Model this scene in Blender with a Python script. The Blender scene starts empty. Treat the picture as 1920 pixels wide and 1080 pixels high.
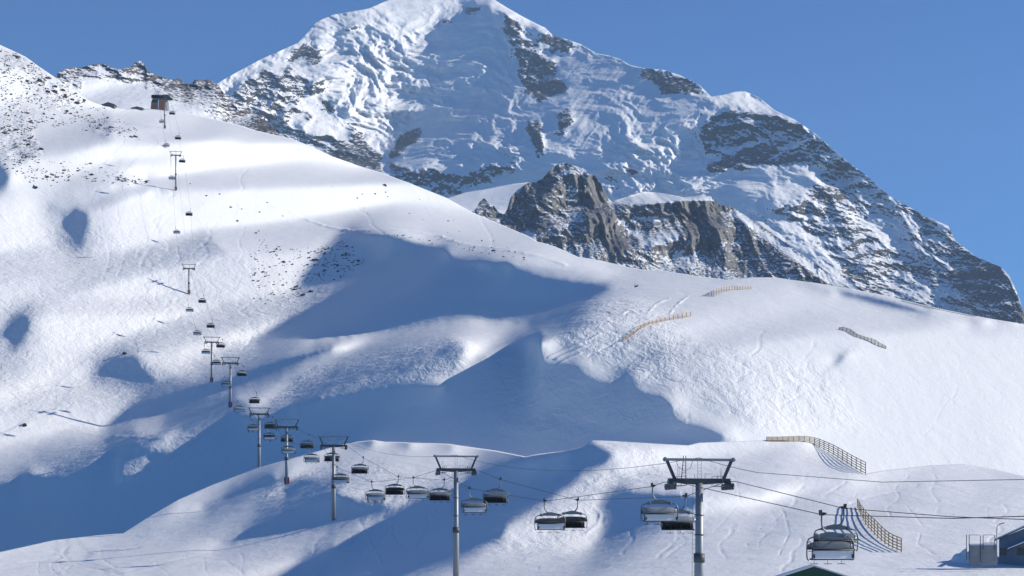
import bpy, bmesh, math, random
import numpy as np
from mathutils import Vector, Matrix
random.seed(7)
scene=bpy.context.scene
R=math.radians
# ---------------------------------------------------------------- camera, sky, sun, exposure
F=3600.0; CX=960.0; HY=1000.0          # focal length, optical centre column and horizon row in photo pixels
SUN_EL=R(24); SUN_AZ=R(80)             # azimuth from +Y (view direction) towards +X
SUN_STRENGTH=5.0; SKY_STRENGTH=0.085; EXPOSURE=0.46
HAZE_DENSITY=4.6e-5; SKY_TINT=(.35,.71,1.09)
cam=bpy.data.cameras.new('camera'); camo=bpy.data.objects.new('camera',cam); scene.collection.objects.link(camo)
cam.sensor_width=36; cam.lens=36*F/1920; cam.shift_x=0; cam.shift_y=(HY-540)/1920
cam.clip_start=1; cam.clip_end=60000
camo.location=(0,0,0); camo.rotation_euler=(R(90),0,0); scene.camera=camo
world=bpy.data.worlds.new('World'); scene.world=world; world.use_nodes=True
nt=world.node_tree; nt.nodes.clear()
sky=nt.nodes.new('ShaderNodeTexSky'); sky.sky_type='NISHITA'; sky.sun_disc=False
sky.sun_elevation=SUN_EL; sky.sun_rotation=SUN_AZ; sky.altitude=3000; sky.air_density=1.0; sky.dust_density=1.8; sky.ozone_density=3.0
bg=nt.nodes.new('ShaderNodeBackground'); bg.inputs['Strength'].default_value=SKY_STRENGTH
out=nt.nodes.new('ShaderNodeOutputWorld'); hs=nt.nodes.new('ShaderNodeMix'); hs.data_type='RGBA'; hs.blend_type='MULTIPLY'; hs.inputs[0].default_value=1; hs.inputs[7].default_value=(*SKY_TINT,1); nt.links.new(sky.outputs[0],hs.inputs[6]); nt.links.new(hs.outputs[2],bg.inputs[0]); nt.links.new(bg.outputs[0],out.inputs[0])
sd=bpy.data.lights.new('sun','SUN'); sd.energy=SUN_STRENGTH; sd.angle=R(0.5); sd.color=(1.0,0.92,0.79)
so=bpy.data.objects.new('sun',sd); scene.collection.objects.link(so)
Lv=Vector((math.cos(SUN_EL)*math.sin(SUN_AZ),math.cos(SUN_EL)*math.cos(SUN_AZ),math.sin(SUN_EL)))
so.rotation_euler=Lv.to_track_quat('Z','Y').to_euler(); so.location=(600,200,600)
scene.view_settings.view_transform='Standard'; scene.view_settings.look='None'; scene.view_settings.exposure=EXPOSURE; scene.view_settings.gamma=1
scene.view_settings.use_curve_mapping=False
scene.render.engine='CYCLES'
scene.cycles.max_bounces=5; scene.cycles.diffuse_bounces=1; scene.cycles.volume_bounces=0
L=np.array(Lv)
def inside(poly, X, Y):
    r=np.zeros(X.shape,bool); n=len(poly)
    for k in range(n):
        x1,y1=poly[k]; x2,y2=poly[(k+1)%n]
        if y1==y2: continue
        c=((Y>=min(y1,y2))&(Y<max(y1,y2)))
        r^=c&(X<(x2-x1)*(Y-y1)/(y2-y1)+x1)
    return r
def blur(a, s):
    if s<0.3: return a
    r=max(1,int(3*s)); k=np.exp(-0.5*(np.arange(-r,r+1)/s)**2); k/=k.sum()
    for ax in (0,1):
        p=np.pad(a,[(r,r) if q==ax else (0,0) for q in (0,1)],mode='edge'); o=np.zeros_like(a)
        for i,w in enumerate(k):
            o+=w*(p[i:i+a.shape[0],:] if ax==0 else p[:,i:i+a.shape[1]])
        a=o
    return a
def line(pl, x):
    p=np.array(pl,float); return np.interp(x,p[:,0],p[:,1])

class Grid:
    def __init__(g,x0,x1,y0,y1,step):
        g.x=np.arange(x0,x1+.1,step,dtype=float); g.y=np.arange(y0,y1+.1,step,dtype=float); g.step=step
        g.X,g.Y=np.meshgrid(g.x,g.y); g.h,g.w=g.X.shape
        g.cx=(g.X[1:,1:]+g.X[:-1,:-1])/2; g.cy=(g.Y[1:,1:]+g.Y[:-1,:-1])/2
        g.u=(g.cx-CX)/F; g.v=(HY-g.cy)/F; g.k=F/step
    def ab(g,s):
        a=(s[:-1,1:]-s[:-1,:-1]+s[1:,1:]-s[1:,:-1])*(g.k/2)
        b=-(s[1:,:-1]-s[:-1,:-1]+s[1:,1:]-s[:-1,1:])*(g.k/2)
        return a,b
    def abT(g,ra,rb):
        o=np.zeros((g.h,g.w)); k=g.k/2
        o[:-1,1:]+=k*(ra+rb); o[:-1,:-1]+=k*(-ra+rb); o[1:,1:]+=k*(ra-rb); o[1:,:-1]+=k*(-ra-rb)
        return o
def shade_of(g,s):
    a,b=g.ab(s); q=1+a*g.u+b*g.v; N=np.sqrt(a*a+b*b+q*q)
    return (a*L[0]-q*L[1]+b*L[2])/N, a,b,N
def paint(X,Y,base,polys,step):
    I=np.full(X.shape,base,float)
    for val,feather,poly in polys:
        m=blur(inside(poly,X,Y).astype(float),feather/step)
        I=I*(1-m)+val*m
    return I
def solve(bounds,steps,polys,base,mask,anchors,bmin,lam=0.25,lamb=0.02,outer=5,cg=80,verbose=False,wl=0.6,shade=0.04,marg=0.12,wsh=0.25,cast=6.0,castn=44,crease=6,soft=.1,wlit=3.0,lmarg=.0012,wdark=3.0):
    s=None
    for step in steps:
        g=Grid(*bounds,step)
        I=paint(g.cx,g.cy,base,polys,step)
        M=mask(g.cx,g.cy).astype(float)
        if s is None:
            # inverse-distance start from the anchors
            A=np.array([q[:3] for q in anchors],float); num=np.zeros((g.h,g.w)); den=np.zeros((g.h,g.w))
            for ax,ay,ad in A[:,:3]:
                w=1/((g.X-ax)**2*0.15+(g.Y-ay)**2+400)**1.5; num+=w*math.log(ad); den+=w
            s=num/den
        else:
            # bilinear upsample
            yi=np.clip((g.y-pg.y[0])/pg.step,0,pg.h-1.001); xi=np.clip((g.x-pg.x[0])/pg.step,0,pg.w-1.001)
            y0=yi.astype(int); x0=xi.astype(int); fy=(yi-y0)[:,None]; fx=(xi-x0)[None,:]
            s=(s[y0][:,x0]*(1-fy)*(1-fx)+s[y0+1][:,x0]*fy*(1-fx)+s[y0][:,x0+1]*(1-fy)*fx+s[y0+1][:,x0+1]*fy*fx)
        wA=np.zeros((g.h,g.w)); tA=np.zeros((g.h,g.w))
        for an in anchors:
            i=int(round((an[0]-g.x[0])/step)); j=int(round((an[1]-g.y[0])/step))
            if 0<=i<g.w and 0<=j<g.h: wA[j,i]=(an[3] if len(an)>3 else 1.0)*60; tA[j,i]=math.log(an[2])
        lm=lam*(g.k/6)*math.sqrt(step/5.0)
        ed=np.zeros((g.h,g.w)); db=(I<shade).astype(float); db=blur(db,crease/step); ed[:-1,:-1]=np.clip(4*db*(1-db),0,1); ed*=1-.0; sw=(1-(1-soft)*ed)**2
        sx=sw[:,1:-1]; sy=sw[1:-1]; sxy=sw[:-1,:-1]
        lb=lamb*(g.k/6)
        for it in range(outer):
            sh,a,b,N=shade_of(g,s)
            Nn=np.clip(N,1.5,14)
            ca=(L[0]-L[1]*g.u)/Nn; cb=(L[2]-L[1]*g.v)/Nn
            dark=I<shade
            cur=ca*a+cb*b-L[1]/Nn
            w=np.where(dark,np.where(cur>0,wsh,0),wl*(1+1.0*(I>.58)))*M
            t=np.where(dark,0,I)+L[1]/Nn
            wb=np.where(b<bmin,1.5/6,0.0)
            # sun paths: ground towards the sun stays behind the ray that lights a sunlit cell, and in front of the ray that would reach a shaded one
            PI=[];PQ=[];PT=[];PW=[];PG=[]
            def ahead(ii,jj,di):
                # where the ray towards the sun crosses the column di further on
                px=g.x[ii]; uu=(px-CX)/F; vv=(HY-g.y[jj])/F; u2=uu+di*step/F; tau=(u2-uu)/(L[0]-u2*L[1])
                qy=HY-F*(vv+tau*L[2])/(1+tau*L[1]); fj=(qy-g.y[0])/step; q=np.floor(fj).astype(int); qi=ii+di
                ok=(qi>=0)&(qi<g.w-1)&(q>=0)&(q<g.h-2); return np.clip(qi,0,g.w-2),np.clip(q,0,g.h-3),fj-q,tau,ok
            sf=s.ravel(); litc=(~dark)&(M>0); W_=g.w
            jj,ii=np.nonzero(litc); offs=sorted(set(int(round(1.13**e+it%3*.3)) for e in range(2,60)))
            gI=np.clip(I[jj,ii]/.3,.08,1)
            for di in offs:
                if di*step>1500: break
                qi,qj,fr,tau,ok=ahead(ii,jj,di); ok&=(M[qj,qi]>0)
                a_=jj*W_+ii; q_=qj*W_+qi
                tgt=np.log(1+tau*L[1])+lmarg*np.clip(tau/.02,0,1)+.0003
                bad=ok&((sf[q_]*(1-fr)+sf[q_+W_]*fr-sf[a_])<tgt)
                PI.append(a_[bad]);PQ.append(q_[bad]);PW.append(fr[bad]);PT.append(tgt[bad]);PG.append(gI[bad])
            if it==0:
                jj,ii=np.nonzero(dark&(M>0)); n=len(jj)
                crest=jj*W_+ii; cf=np.zeros(n); t1=np.zeros(n); t2=np.zeros(n); go=np.ones(n,bool); go2=np.ones(n,bool)
                for k in range(1,int(1200/step)):
                    qi,qj,fr,tau,ok=ahead(ii,jj,k); inm=ok&(M[qj,qi]>0); up=go&inm; crest[up]=(qj*W_+qi)[up]; cf[up]=fr[up]; t1[up]=tau[up]
                    go&=inm&dark[qj,qi]
                    qi,qj,fr,tau,ok=ahead(ii,jj,-k); inm=ok&(M[qj,qi]>0); up=go2&inm; t2[up]=-tau[up]; go2&=inm&dark[qj,qi]
                dk=(jj*W_+ii,crest,-np.log(1+t1*L[1])+marg*np.minimum(np.minimum(t1,t2),.12),cf)
                dok=t1>0
            bad=dok&((sf[dk[0]]-sf[dk[1]]*(1-dk[3])-sf[dk[1]+W_]*dk[3])<dk[2]); ndark=bad.sum()
            PI=np.concatenate(PI);PQ=np.concatenate(PQ);PT=np.concatenate(PT);PW=np.concatenate(PW); nl=len(PI)
            # residual: sign*(sQ - sP) >= target ; the second half has the sign turned
            PI=np.concatenate([PI,dk[0][bad]]);PQ=np.concatenate([PQ,dk[1][bad]]);PT=np.concatenate([PT,-dk[2][bad]]);PW=np.concatenate([PW,dk[3][bad]])
            wc=cast*(g.k/6)*math.sqrt(step/5.0)*.1; WP=np.full(len(PI),float(wlit)); WP[:nl]*=np.concatenate(PG)**2; WP[nl:]=wdark; WP*=wc*wc
            HWn=g.h*g.w
            def scat(rr): return (np.bincount(PQ,rr*(1-PW),HWn)+np.bincount(PQ+W_,rr*PW,HWn)-np.bincount(PI,rr,HWn)).reshape(g.h,g.w)
            npair=len(PI)
            def Aop(p):
                pa,pb=g.ab(p)
                r=w*w*(ca*pa+cb*pb)
                o=g.abT(r*ca, r*cb+wb*wb*pb)
                o+=wA*wA*p
                if npair:
                    pf=p.ravel(); o+=scat(WP*(pf[PQ]*(1-PW)+pf[PQ+W_]*PW-pf[PI]))
                d=p[:,2:]-2*p[:,1:-1]+p[:,:-2]; d=d*lm*lm*sx; o[:,2:]+=d; o[:,1:-1]-=2*d; o[:,:-2]+=d
                d=p[2:]-2*p[1:-1]+p[:-2]; d=d*lm*lm*sy; o[2:]+=d; o[1:-1]-=2*d; o[:-2]+=d
                d=(p[1:,1:]-p[1:,:-1]-p[:-1,1:]+p[:-1,:-1])*lm*lm*2*sxy; o[1:,1:]+=d; o[1:,:-1]-=d; o[:-1,1:]-=d; o[:-1,:-1]+=d
                return o
            rhs=g.abT(w*w*t*ca, w*w*t*cb+wb*wb*bmin)+wA*wA*tA
            if npair: rhs+=scat(WP*PT)
            D=np.full((g.h,g.w),12*lm*lm)+wA*wA
            if npair: D+=(np.bincount(PQ,WP*(1-PW)**2,HWn)+np.bincount(PQ+W_,WP*PW**2,HWn)+np.bincount(PI,WP,HWn)).reshape(g.h,g.w)
            kk=(g.k/2)**2
            dd=w*w*((ca+cb)**2+(ca-cb)**2)/2*kk+wb*wb*kk
            for sl in ((slice(0,-1),slice(0,-1)),(slice(0,-1),slice(1,None)),(slice(1,None),slice(0,-1)),(slice(1,None),slice(1,None))): D[sl]+=dd
            r=rhs-Aop(s); z=r/D; p=z.copy(); rz=(r*z).sum()
            for k in range(cg):
                Ap=Aop(p); al=rz/(p*Ap).sum(); s=s+al*p; r-=al*Ap; z=r/D; rz2=(r*z).sum(); p=z+rz2/rz*p; rz=rz2
        pg=g
        if verbose:
            sh,a,b,N=shade_of(g,s); m=M>0
            print(step,s.shape,'lit err',np.abs(sh-I)[m&~dark].mean(),'dark ok',(sh<0.03)[m&dark].mean(),'b<bmin',(b<0.8*bmin)[m].mean(),'b med',np.median(b[m]),'pairs',npair-ndark,ndark)
    return g,s,I,M
SKY_F=[(-400,-60),(-240,-10),(0,84),(47,106),(75,126),(110,150),(125,163),(150,178),(170,190),(195,199),(240,204),(280,204),(310,207),(332,208),(370,217),(410,225),(450,235),(480,245),(544,259),(578,272),(622,293),(674,311),(726,328),(770,344),(837,371),(885,398),(932,418),(989,442),(1008,453),(1040,462),(1083,481),(1130,489),(1190,504),(1247,508),(1304,517),(1360,524),(1413,520),(1453,520),(1533,531),(1604,543),(1667,556),(1738,573),(1822,591),(1920,608),(2000,622),(2160,650),(2320,680)]
S_N=[(-400,1110),(-240,1080),(0,1035),(100,1013),(190,1003),(230,1000),(280,968),(333,937),(400,908),(483,877),(580,850),(650,830),(700,825),(720,828),(840,832),(930,845),(985,856),(1010,851),(1060,845),(1095,837),(1110,826),(1130,826),(1230,832),(1290,835),(1310,830),(1400,827),(1440,825),(1500,826),(1540,836),(1580,856),(1623,888),(1660,882),(1750,872),(1810,870),(1870,880),(1920,892),(2000,910),(2160,940),(2320,960)]
# (brightness, feather px, polygon) ; brightness 0 = turned away from the sun
P_F=[
 (.6,30,[(300,200),(500,245),(700,315),(900,400),(1100,485),(1180,505),(1000,480),(800,440),(650,432),(520,385),(420,300),(330,260)]),
 (.9,6,[(700,640),(900,606),(1063,583),(960,626),(905,660),(850,694),(870,640)]),
 (.48,40,[(1150,560),(1450,530),(1900,640),(2160,700),(2160,900),(1440,800),(1250,700)]),
 (.42,25,[(1080,600),(1300,640),(1560,640),(1900,760),(1900,870),(1500,820),(1300,780),(1200,700),(1100,690)]),
 (.18,10,[(800,440),(900,470),(1000,490),(1130,520),(1140,545),(1060,520),(980,515),(900,500),(830,475)]),
 (.0,4,[(470,636),(490,625),(540,592),(580,573),(615,556),(643,538),(600,544),(557,551),(552,545),(558,523),(580,497),(613,463),(633,447),(657,436),(713,434),(747,442),(780,452),(813,458),(833,463),(850,478),(880,487),(913,490),(953,490),(980,503),(1013,515),(1063,523),(1113,530),(1148,543),(1103,567),(1070,580),(1013,598),(960,603),(913,607),(895,600),(833,602),(763,615),(680,637),(623,645),(597,647),(583,637),(587,632),(547,635),(480,638)]),
 (.6,5,[(217,807),(300,788),(393,750),(430,742),(517,714),(590,682),(690,644),(760,630),(850,611),(905,602),(905,614),(860,634),(770,660),(690,681),(600,712),(520,744),(440,770),(372,806),(340,819),(260,818)]),
 (.0,3,[(180,806),(205,790),(233,765),(277,747),(320,735),(360,723),(400,712),(433,703),(517,673),(600,651),(650,643),(690,640),(640,654),(570,680),(517,704),(447,733),(430,740),(393,750),(377,762),(320,785),(300,787),(262,796),(217,808),(200,810)]),
 (.17,6,[(560,728),(640,700),(760,664),(850,643),(880,655),(860,690),(815,708),(700,715),(587,735),(520,760)]),
 (.14,25,[(1090,640),(1180,680),(1270,735),(1380,815),(1470,825),(1400,760),(1300,700),(1220,640),(1140,610)]),
 (.12,12,[(1052,600),(1082,588),(1115,600),(1100,650),(1060,668),(1034,655)]),
 (.0,9,[(1148,545),(1103,569),(1083,577),(1077,590),(1060,603),(1033,627),(1020,650),(1027,672),(1083,670),(1107,697),(1140,707),(1167,693),(1193,693),(1200,723),(1253,735),(1277,763),(1267,777),(1327,790),(1377,813),(1373,840),(1290,860),(1110,880),(985,890),(700,860),(580,880),(333,970),(230,1040),(0,1080),(-300,1130),(-300,960),(0,895),(57,872),(85,886),(110,890),(160,867),(197,830),(206,816),(213,817),(257,827),(317,838),(343,820),(367,800),(400,780),(430,757),(450,770),(490,775),(513,763),(587,735),(640,728),(700,717),(760,712),(820,710),(853,693),(880,677),(907,663),(923,647),(960,627),(1013,609),(1067,583),(1103,567)]),
 (.10,6,[(60,862),(200,815),(197,830),(160,867),(110,890),(85,885)]),
 (.10,5,[(262,856),(272,858),(265,885),(245,895),(222,893),(228,870)]),
 (.25,14,[(60,370),(150,352),(235,350),(215,400),(190,440),(150,490),(120,470),(80,420)]),(.25,14,[(-60,700),(0,610),(40,570),(75,590),(70,640),(25,685)]),(.25,12,[(160,690),(230,655),(300,690),(350,715),(280,740),(170,725)]),
 (.0,4,[(83,383),(97,383),(110,390),(123,400),(133,390),(160,393),(167,400),(167,427),(160,450),(143,472),(133,460),(113,443),(100,423),(110,407)]),
 (.0,3,[(67,381),(133,362),(187,350),(240,344),(240,350),(200,353),(147,369),(100,375)]),
 (.0,4,[(-60,700),(0,623),(17,600),(37,587),(53,590),(57,617),(43,643),(23,662),(18,655),(13,647),(0,643),(-40,720)]),
 (.0,4,[(-60,280),(0,303),(13,317),(23,330),(13,353),(0,360),(-60,370)]),
 (.0,3,[(167,688),(207,672),(230,667),(253,667),(267,687),(287,710),(307,717),(273,728),(233,723),(207,715),(173,715),(177,697)]),
 (.0,2,[(1527,710),(1563,680),(1560,670),(1600,661),(1573,682),(1547,699)]),
 (.0,2,[(1480,532),(1520,538),(1563,546),(1560,550),(1513,543)]),
 (.0,2,[(1568,547),(1597,547),(1647,557),(1703,572),(1743,587),(1743,593),(1707,588),(1647,576),(1607,564),(1577,556)]),
 (.0,2,[(1703,564),(1773,583),(1747,583)]),(.0,2,[(1803,602),(1850,604),(1830,611)]),(.0,2,[(1853,597),(1903,605),(1870,605)]),
]
A_F=[(432,750,752,4),(397,713,852,4),*[(px+dx,py+k*dx,d,1.3) for px,py,d,k in ((354,560,1033,.2),(330,354,1130,.2),(309,237,1279,.2)) for dx in range(-60,61,12)],
 (-240,10,1500,.04),(0,90,1450,.04),(837,375,1350,.04),(1190,506,1250,.04),(1413,522,1250,.05),(1920,610,1230,.05),(2160,655,1200,.03),(1623,880,720,.03),(1920,880,700,.03),(1440,810,760,.03),(550,858,900,.1),(580,850,898,.1),(610,842,896,.1),(640,834,894,.1),(670,826,892,.1),(700,818,891,.1),(730,819,889,.1),(760,820,887,.1),(790,821,885,.1),(820,822,883,.1),(850,824,882,.1),(880,828,880,.1),(910,833,878,.1),(940,838,876,.1),(970,843,874,.1),(1000,842,873,.1),(1030,835,871,.1),(1060,829,869,.1),(1090,822,867,.1),(1120,818,865,.1),(1150,819,864,.1),(1180,820,862,.1),(1210,822,860,.1),(1240,823,858,.1),(1270,824,856,.1),(1300,826,855,.1),(0,1030,760,.03)]
P_N=[
 (.62,15,[(500,880),(650,835),(720,830),(930,850),(985,858),(860,890),(640,900),(560,905)]),
 (.0,3,[(290,985),(360,958),(417,930),(467,906),(500,893),(545,888),(535,905),(473,928),(420,948),(330,973)]),
 (.12,3,[(222,999),(280,970),(335,938),(310,972),(270,990)]),
 (.0,3,[(390,1034),(417,1012),(440,1003),(490,977),(550,947),(597,932),(627,920),(673,937),(740,945),(730,955),(687,975),(630,993),(557,1003),(500,1011),(440,1023)]),
 (.0,4,[(513,1080),(573,1040),(640,1013),(687,987),(740,955),(783,938),(840,917),(873,893),(933,870),(990,857),(1060,840),(1095,830),(1110,824),(1147,850),(1153,857),(1137,870),(1093,890),(1067,910),(1040,933),(987,960),(947,987),(940,1010),(907,1023),(847,1053),(773,1082),(650,1130),(420,1130)]),
 (.0,3,[(1083,1042),(1113,1020),(1130,1000),(1128,987),(1117,955),(1130,930),(1167,917),(1213,920),(1303,928),(1320,940),(1303,950),(1247,977),(1180,1007),(1130,1027)]),
]
A_N=[(537,910,573),(626,995,445),(855,1095,311,.5),(600,848,640,.4),(700,829,640,.8),(770,832,630,.8),(850,838,610,.8),(930,850,580,.6),(0,1037,480,.02),(1690,1037,300,.02),(1920,1250,170,.02),(0,1250,240,.02)]
# ---------------------------------------------------------------- noise
_rng=np.random.RandomState(3); _perm=_rng.permutation(512); _ang=_rng.rand(512)*2*np.pi; _gx=np.cos(_ang); _gy=np.sin(_ang)
def perlin(x,y,seed=0):
    xi=np.floor(x).astype(np.int64); yi=np.floor(y).astype(np.int64); fx=x-xi; fy=y-yi
    def gr(ix,iy,dx,dy):
        h=_perm[(_perm[(ix+seed*37)&511]+iy)&511]; return _gx[h]*dx+_gy[h]*dy
    u=fx*fx*fx*(fx*(fx*6-15)+10); v=fy*fy*fy*(fy*(fy*6-15)+10)
    a=gr(xi,yi,fx,fy); b=gr(xi+1,yi,fx-1,fy); c=gr(xi,yi+1,fx,fy-1); d=gr(xi+1,yi+1,fx-1,fy-1)
    return (a+(b-a)*u)*(1-v)+(c+(d-c)*u)*v
def fbm(x,y,n,seed=0,gain=.5):
    o=0;a=1.0
    for k in range(n): o=o+a*perlin(x*2**k,y*2**k,seed+k); a*=gain
    return o
def ridged(x,y,n,seed=0,gain=.5):
    o=0;a=1.0
    for k in range(n): o=o+a*(0.5-2*np.abs(perlin(x*2**k,y*2**k,seed+k))); a*=gain
    return o
def bspline(g,s,X,Y):
    fx=np.clip((X-g.x[0])/g.step,1,g.w-2.001); fy=np.clip((Y-g.y[0])/g.step,1,g.h-2.001)
    ix=fx.astype(int); iy=fy.astype(int); tx=fx-ix; ty=fy-iy
    def W(t): return ((1-t)**3/6,(3*t**3-6*t*t+4)/6,(-3*t**3+3*t*t+3*t+1)/6,t**3/6)
    wx=W(tx); wy=W(ty); o=np.zeros_like(X)
    for j in range(4):
        for i in range(4):
            o+=wy[j]*wx[i]*s[np.clip(iy+j-1,0,g.h-1),np.clip(ix+i-1,0,g.w-1)]
    return o
def strokes(X,Y,items):
    """heights of banks and tracks drawn as lines over the slope"""
    o=np.zeros_like(X)
    for h,w,pl in items:
        p=np.array(pl,float)
        m=(X>p[:,0].min()-4*w)&(X<p[:,0].max()+4*w)&(Y>p[:,1].min()-4*w)&(Y<p[:,1].max()+4*w)
        if not m.any(): continue
        x=X[m]; y=Y[m]; d=np.full(x.shape,1e9)
        for k in range(len(p)-1):
            ax,ay=p[k]; bx,by=p[k+1]; q=np.clip(((x-ax)*(bx-ax)+(y-ay)*(by-ay))/((bx-ax)**2+(by-ay)**2+1e-9),0,1)
            d=np.minimum(d,np.hypot(x-ax-q*(bx-ax),y-ay-q*(by-ay)))
        o[m]+=h*np.exp(-(d/w)**2)
    return o
# ---------------------------------------------------------------- materials
def mat(name,col,rough=.6,metal=0,spec=.5,noise=0,scale=3,bump=0):
    m=bpy.data.materials.new(name); m.use_nodes=True; n=m.node_tree.nodes; l=m.node_tree.links; b=n['Principled BSDF']
    b.inputs['Base Color'].default_value=(*col,1); b.inputs['Roughness'].default_value=rough; b.inputs['Metallic'].default_value=metal
    b.inputs['Specular IOR Level'].default_value=spec
    if noise:
        tc=n.new('ShaderNodeTexCoord'); nz=n.new('ShaderNodeTexNoise'); nz.inputs['Scale'].default_value=scale; nz.inputs['Detail'].default_value=4
        l.new(tc.outputs['Object'],nz.inputs['Vector'])
        mx=n.new('ShaderNodeMix'); mx.data_type='RGBA'; mx.inputs[6].default_value=tuple(c*(1-noise) for c in col)+(1,); mx.inputs[7].default_value=tuple(min(1,c*(1+noise)) for c in col)+(1,)
        l.new(nz.outputs['Fac'],mx.inputs[0]); l.new(mx.outputs[2],b.inputs['Base Color'])
        if bump:
            bp=n.new('ShaderNodeBump'); bp.inputs['Distance'].default_value=bump; bp.inputs['Strength'].default_value=.6
            l.new(nz.outputs['Fac'],bp.inputs['Height']); l.new(bp.outputs[0],b.inputs['Normal'])
    return m
def noise_node(n,l,vec,scale,detail=4,rough=.55,stretch=None,dist=0):
    nz=n.new('ShaderNodeTexNoise'); nz.inputs['Scale'].default_value=scale; nz.inputs['Detail'].default_value=detail; nz.inputs['Roughness'].default_value=rough; nz.inputs['Distortion'].default_value=dist
    if stretch:
        mp=n.new('ShaderNodeMapping'); mp.inputs['Rotation'].default_value=stretch[1]; mp.inputs['Scale'].default_value=stretch[0]; l.new(vec,mp.inputs['Vector']); vec=mp.outputs[0]
    l.new(vec,nz.inputs['Vector']); return nz.outputs['Fac']
def math_node(n,l,op,a,b=None,clamp=False):
    m=n.new('ShaderNodeMath'); m.operation=op; m.use_clamp=clamp
    for k,v in enumerate((a,b)):
        if v is None: continue
        if isinstance(v,(int,float)): m.inputs[k].default_value=v
        else: l.new(v,m.inputs[k])
    return m.outputs[0]
def terrain_mat(name,snow,rocks,rscale,bump_scale,bump_dist,rock_bump,fine=1.0):
    """snow with wind-made roughness; rock wherever the 'rock' attribute and a broken-up edge say so"""
    m=bpy.data.materials.new(name); m.use_nodes=True; n=m.node_tree.nodes; l=m.node_tree.links; b=n['Principled BSDF']
    tc=n.new('ShaderNodeTexCoord'); vec=tc.outputs['Object']
    ar=n.new('ShaderNodeAttribute'); ar.attribute_name='rock'; ag=n.new('ShaderNodeAttribute'); ag.attribute_name='rough'
    n1=noise_node(n,l,vec,rscale,6,.65)
    f=math_node(n,l,'ADD',ar.outputs['Fac'],math_node(n,l,'MULTIPLY',math_node(n,l,'SUBTRACT',n1,.5),1.5))
    ramp=n.new('ShaderNodeMapRange'); ramp.interpolation_type='SMOOTHSTEP'; ramp.inputs[1].default_value=.44; ramp.inputs[2].default_value=.56; l.new(f,ramp.inputs[0])
    rk=ramp.outputs[0]
    n2=noise_node(n,l,vec,rscale*.35,5,.6)
    cr=n.new('ShaderNodeValToRGB'); l.new(n2,cr.inputs[0])
    cr.color_ramp.elements[0].position=.3; cr.color_ramp.elements[0].color=(*rocks[0],1); cr.color_ramp.elements[1].position=.7; cr.color_ramp.elements[1].color=(*rocks[1],1)
    sn=n.new('ShaderNodeMix'); sn.data_type='RGBA'; sn.inputs[6].default_value=(*snow,1); sn.inputs[7].default_value=tuple(c*.93 for c in snow)+(1,)
    l.new(noise_node(n,l,vec,bump_scale*.12,3),sn.inputs[0])
    mx=n.new('ShaderNodeMix'); mx.data_type='RGBA'; l.new(rk,mx.inputs[0]); l.new(sn.outputs[2],mx.inputs[6]); l.new(cr.outputs[0],mx.inputs[7])
    l.new(mx.outputs[2],b.inputs['Base Color']); b.inputs['Roughness'].default_value=.7; b.inputs['Specular IOR Level'].default_value=.15
    h1=noise_node(n,l,vec,bump_scale,5,.6,((1,1,1),(0,0,R(25))),.4)
    h2=noise_node(n,l,vec,bump_scale*4,4,.6,((1,.45,1),(0,0,R(-35))))
    hs=math_node(n,l,'MULTIPLY',math_node(n,l,'ADD',h1,math_node(n,l,'MULTIPLY',h2,.25*fine)),ag.outputs['Fac'])
    hs=math_node(n,l,'MULTIPLY',hs,bump_dist)
    hr=math_node(n,l,'MULTIPLY',math_node(n,l,'ADD',n1,n2),rock_bump)
    hm=n.new('ShaderNodeMix'); l.new(rk,hm.inputs[0]); l.new(hs,hm.inputs[2]); l.new(hr,hm.inputs[3])
    bp=n.new('ShaderNodeBump'); bp.inputs['Distance'].default_value=1.0; bp.inputs['Strength'].default_value=1.0
    l.new(hm.outputs[0],bp.inputs['Height']); l.new(bp.outputs[0],b.inputs['Normal'])
    return m
def grid_mesh(name,P,attrs,material):
    """P: rows x cols x 3"""
    h,w,_=P.shape; me=bpy.data.meshes.new(name); me.vertices.add(h*w); me.vertices.foreach_set('co',P.astype(np.float32).ravel())
    i=np.arange(h*w).reshape(h,w); q=np.stack([i[1:,:-1],i[1:,1:],i[:-1,1:],i[:-1,:-1]],-1).reshape(-1,4)
    nq=len(q); me.loops.add(nq*4); me.polygons.add(nq)
    me.loops.foreach_set('vertex_index',q.ravel().astype(np.int32)); me.polygons.foreach_set('loop_start',(np.arange(nq)*4).astype(np.int32))
    me.polygons.foreach_set('use_smooth',np.ones(nq,bool)); me.update(calc_edges=True)
    for k,v in attrs.items():
        at=me.attributes.new(k,'FLOAT','POINT'); at.data.foreach_set('value',v.astype(np.float32).ravel())
    me.materials.append(material)
    o=bpy.data.objects.new(name,me); scene.collection.objects.link(o); return o
class Layer: pass
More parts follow.
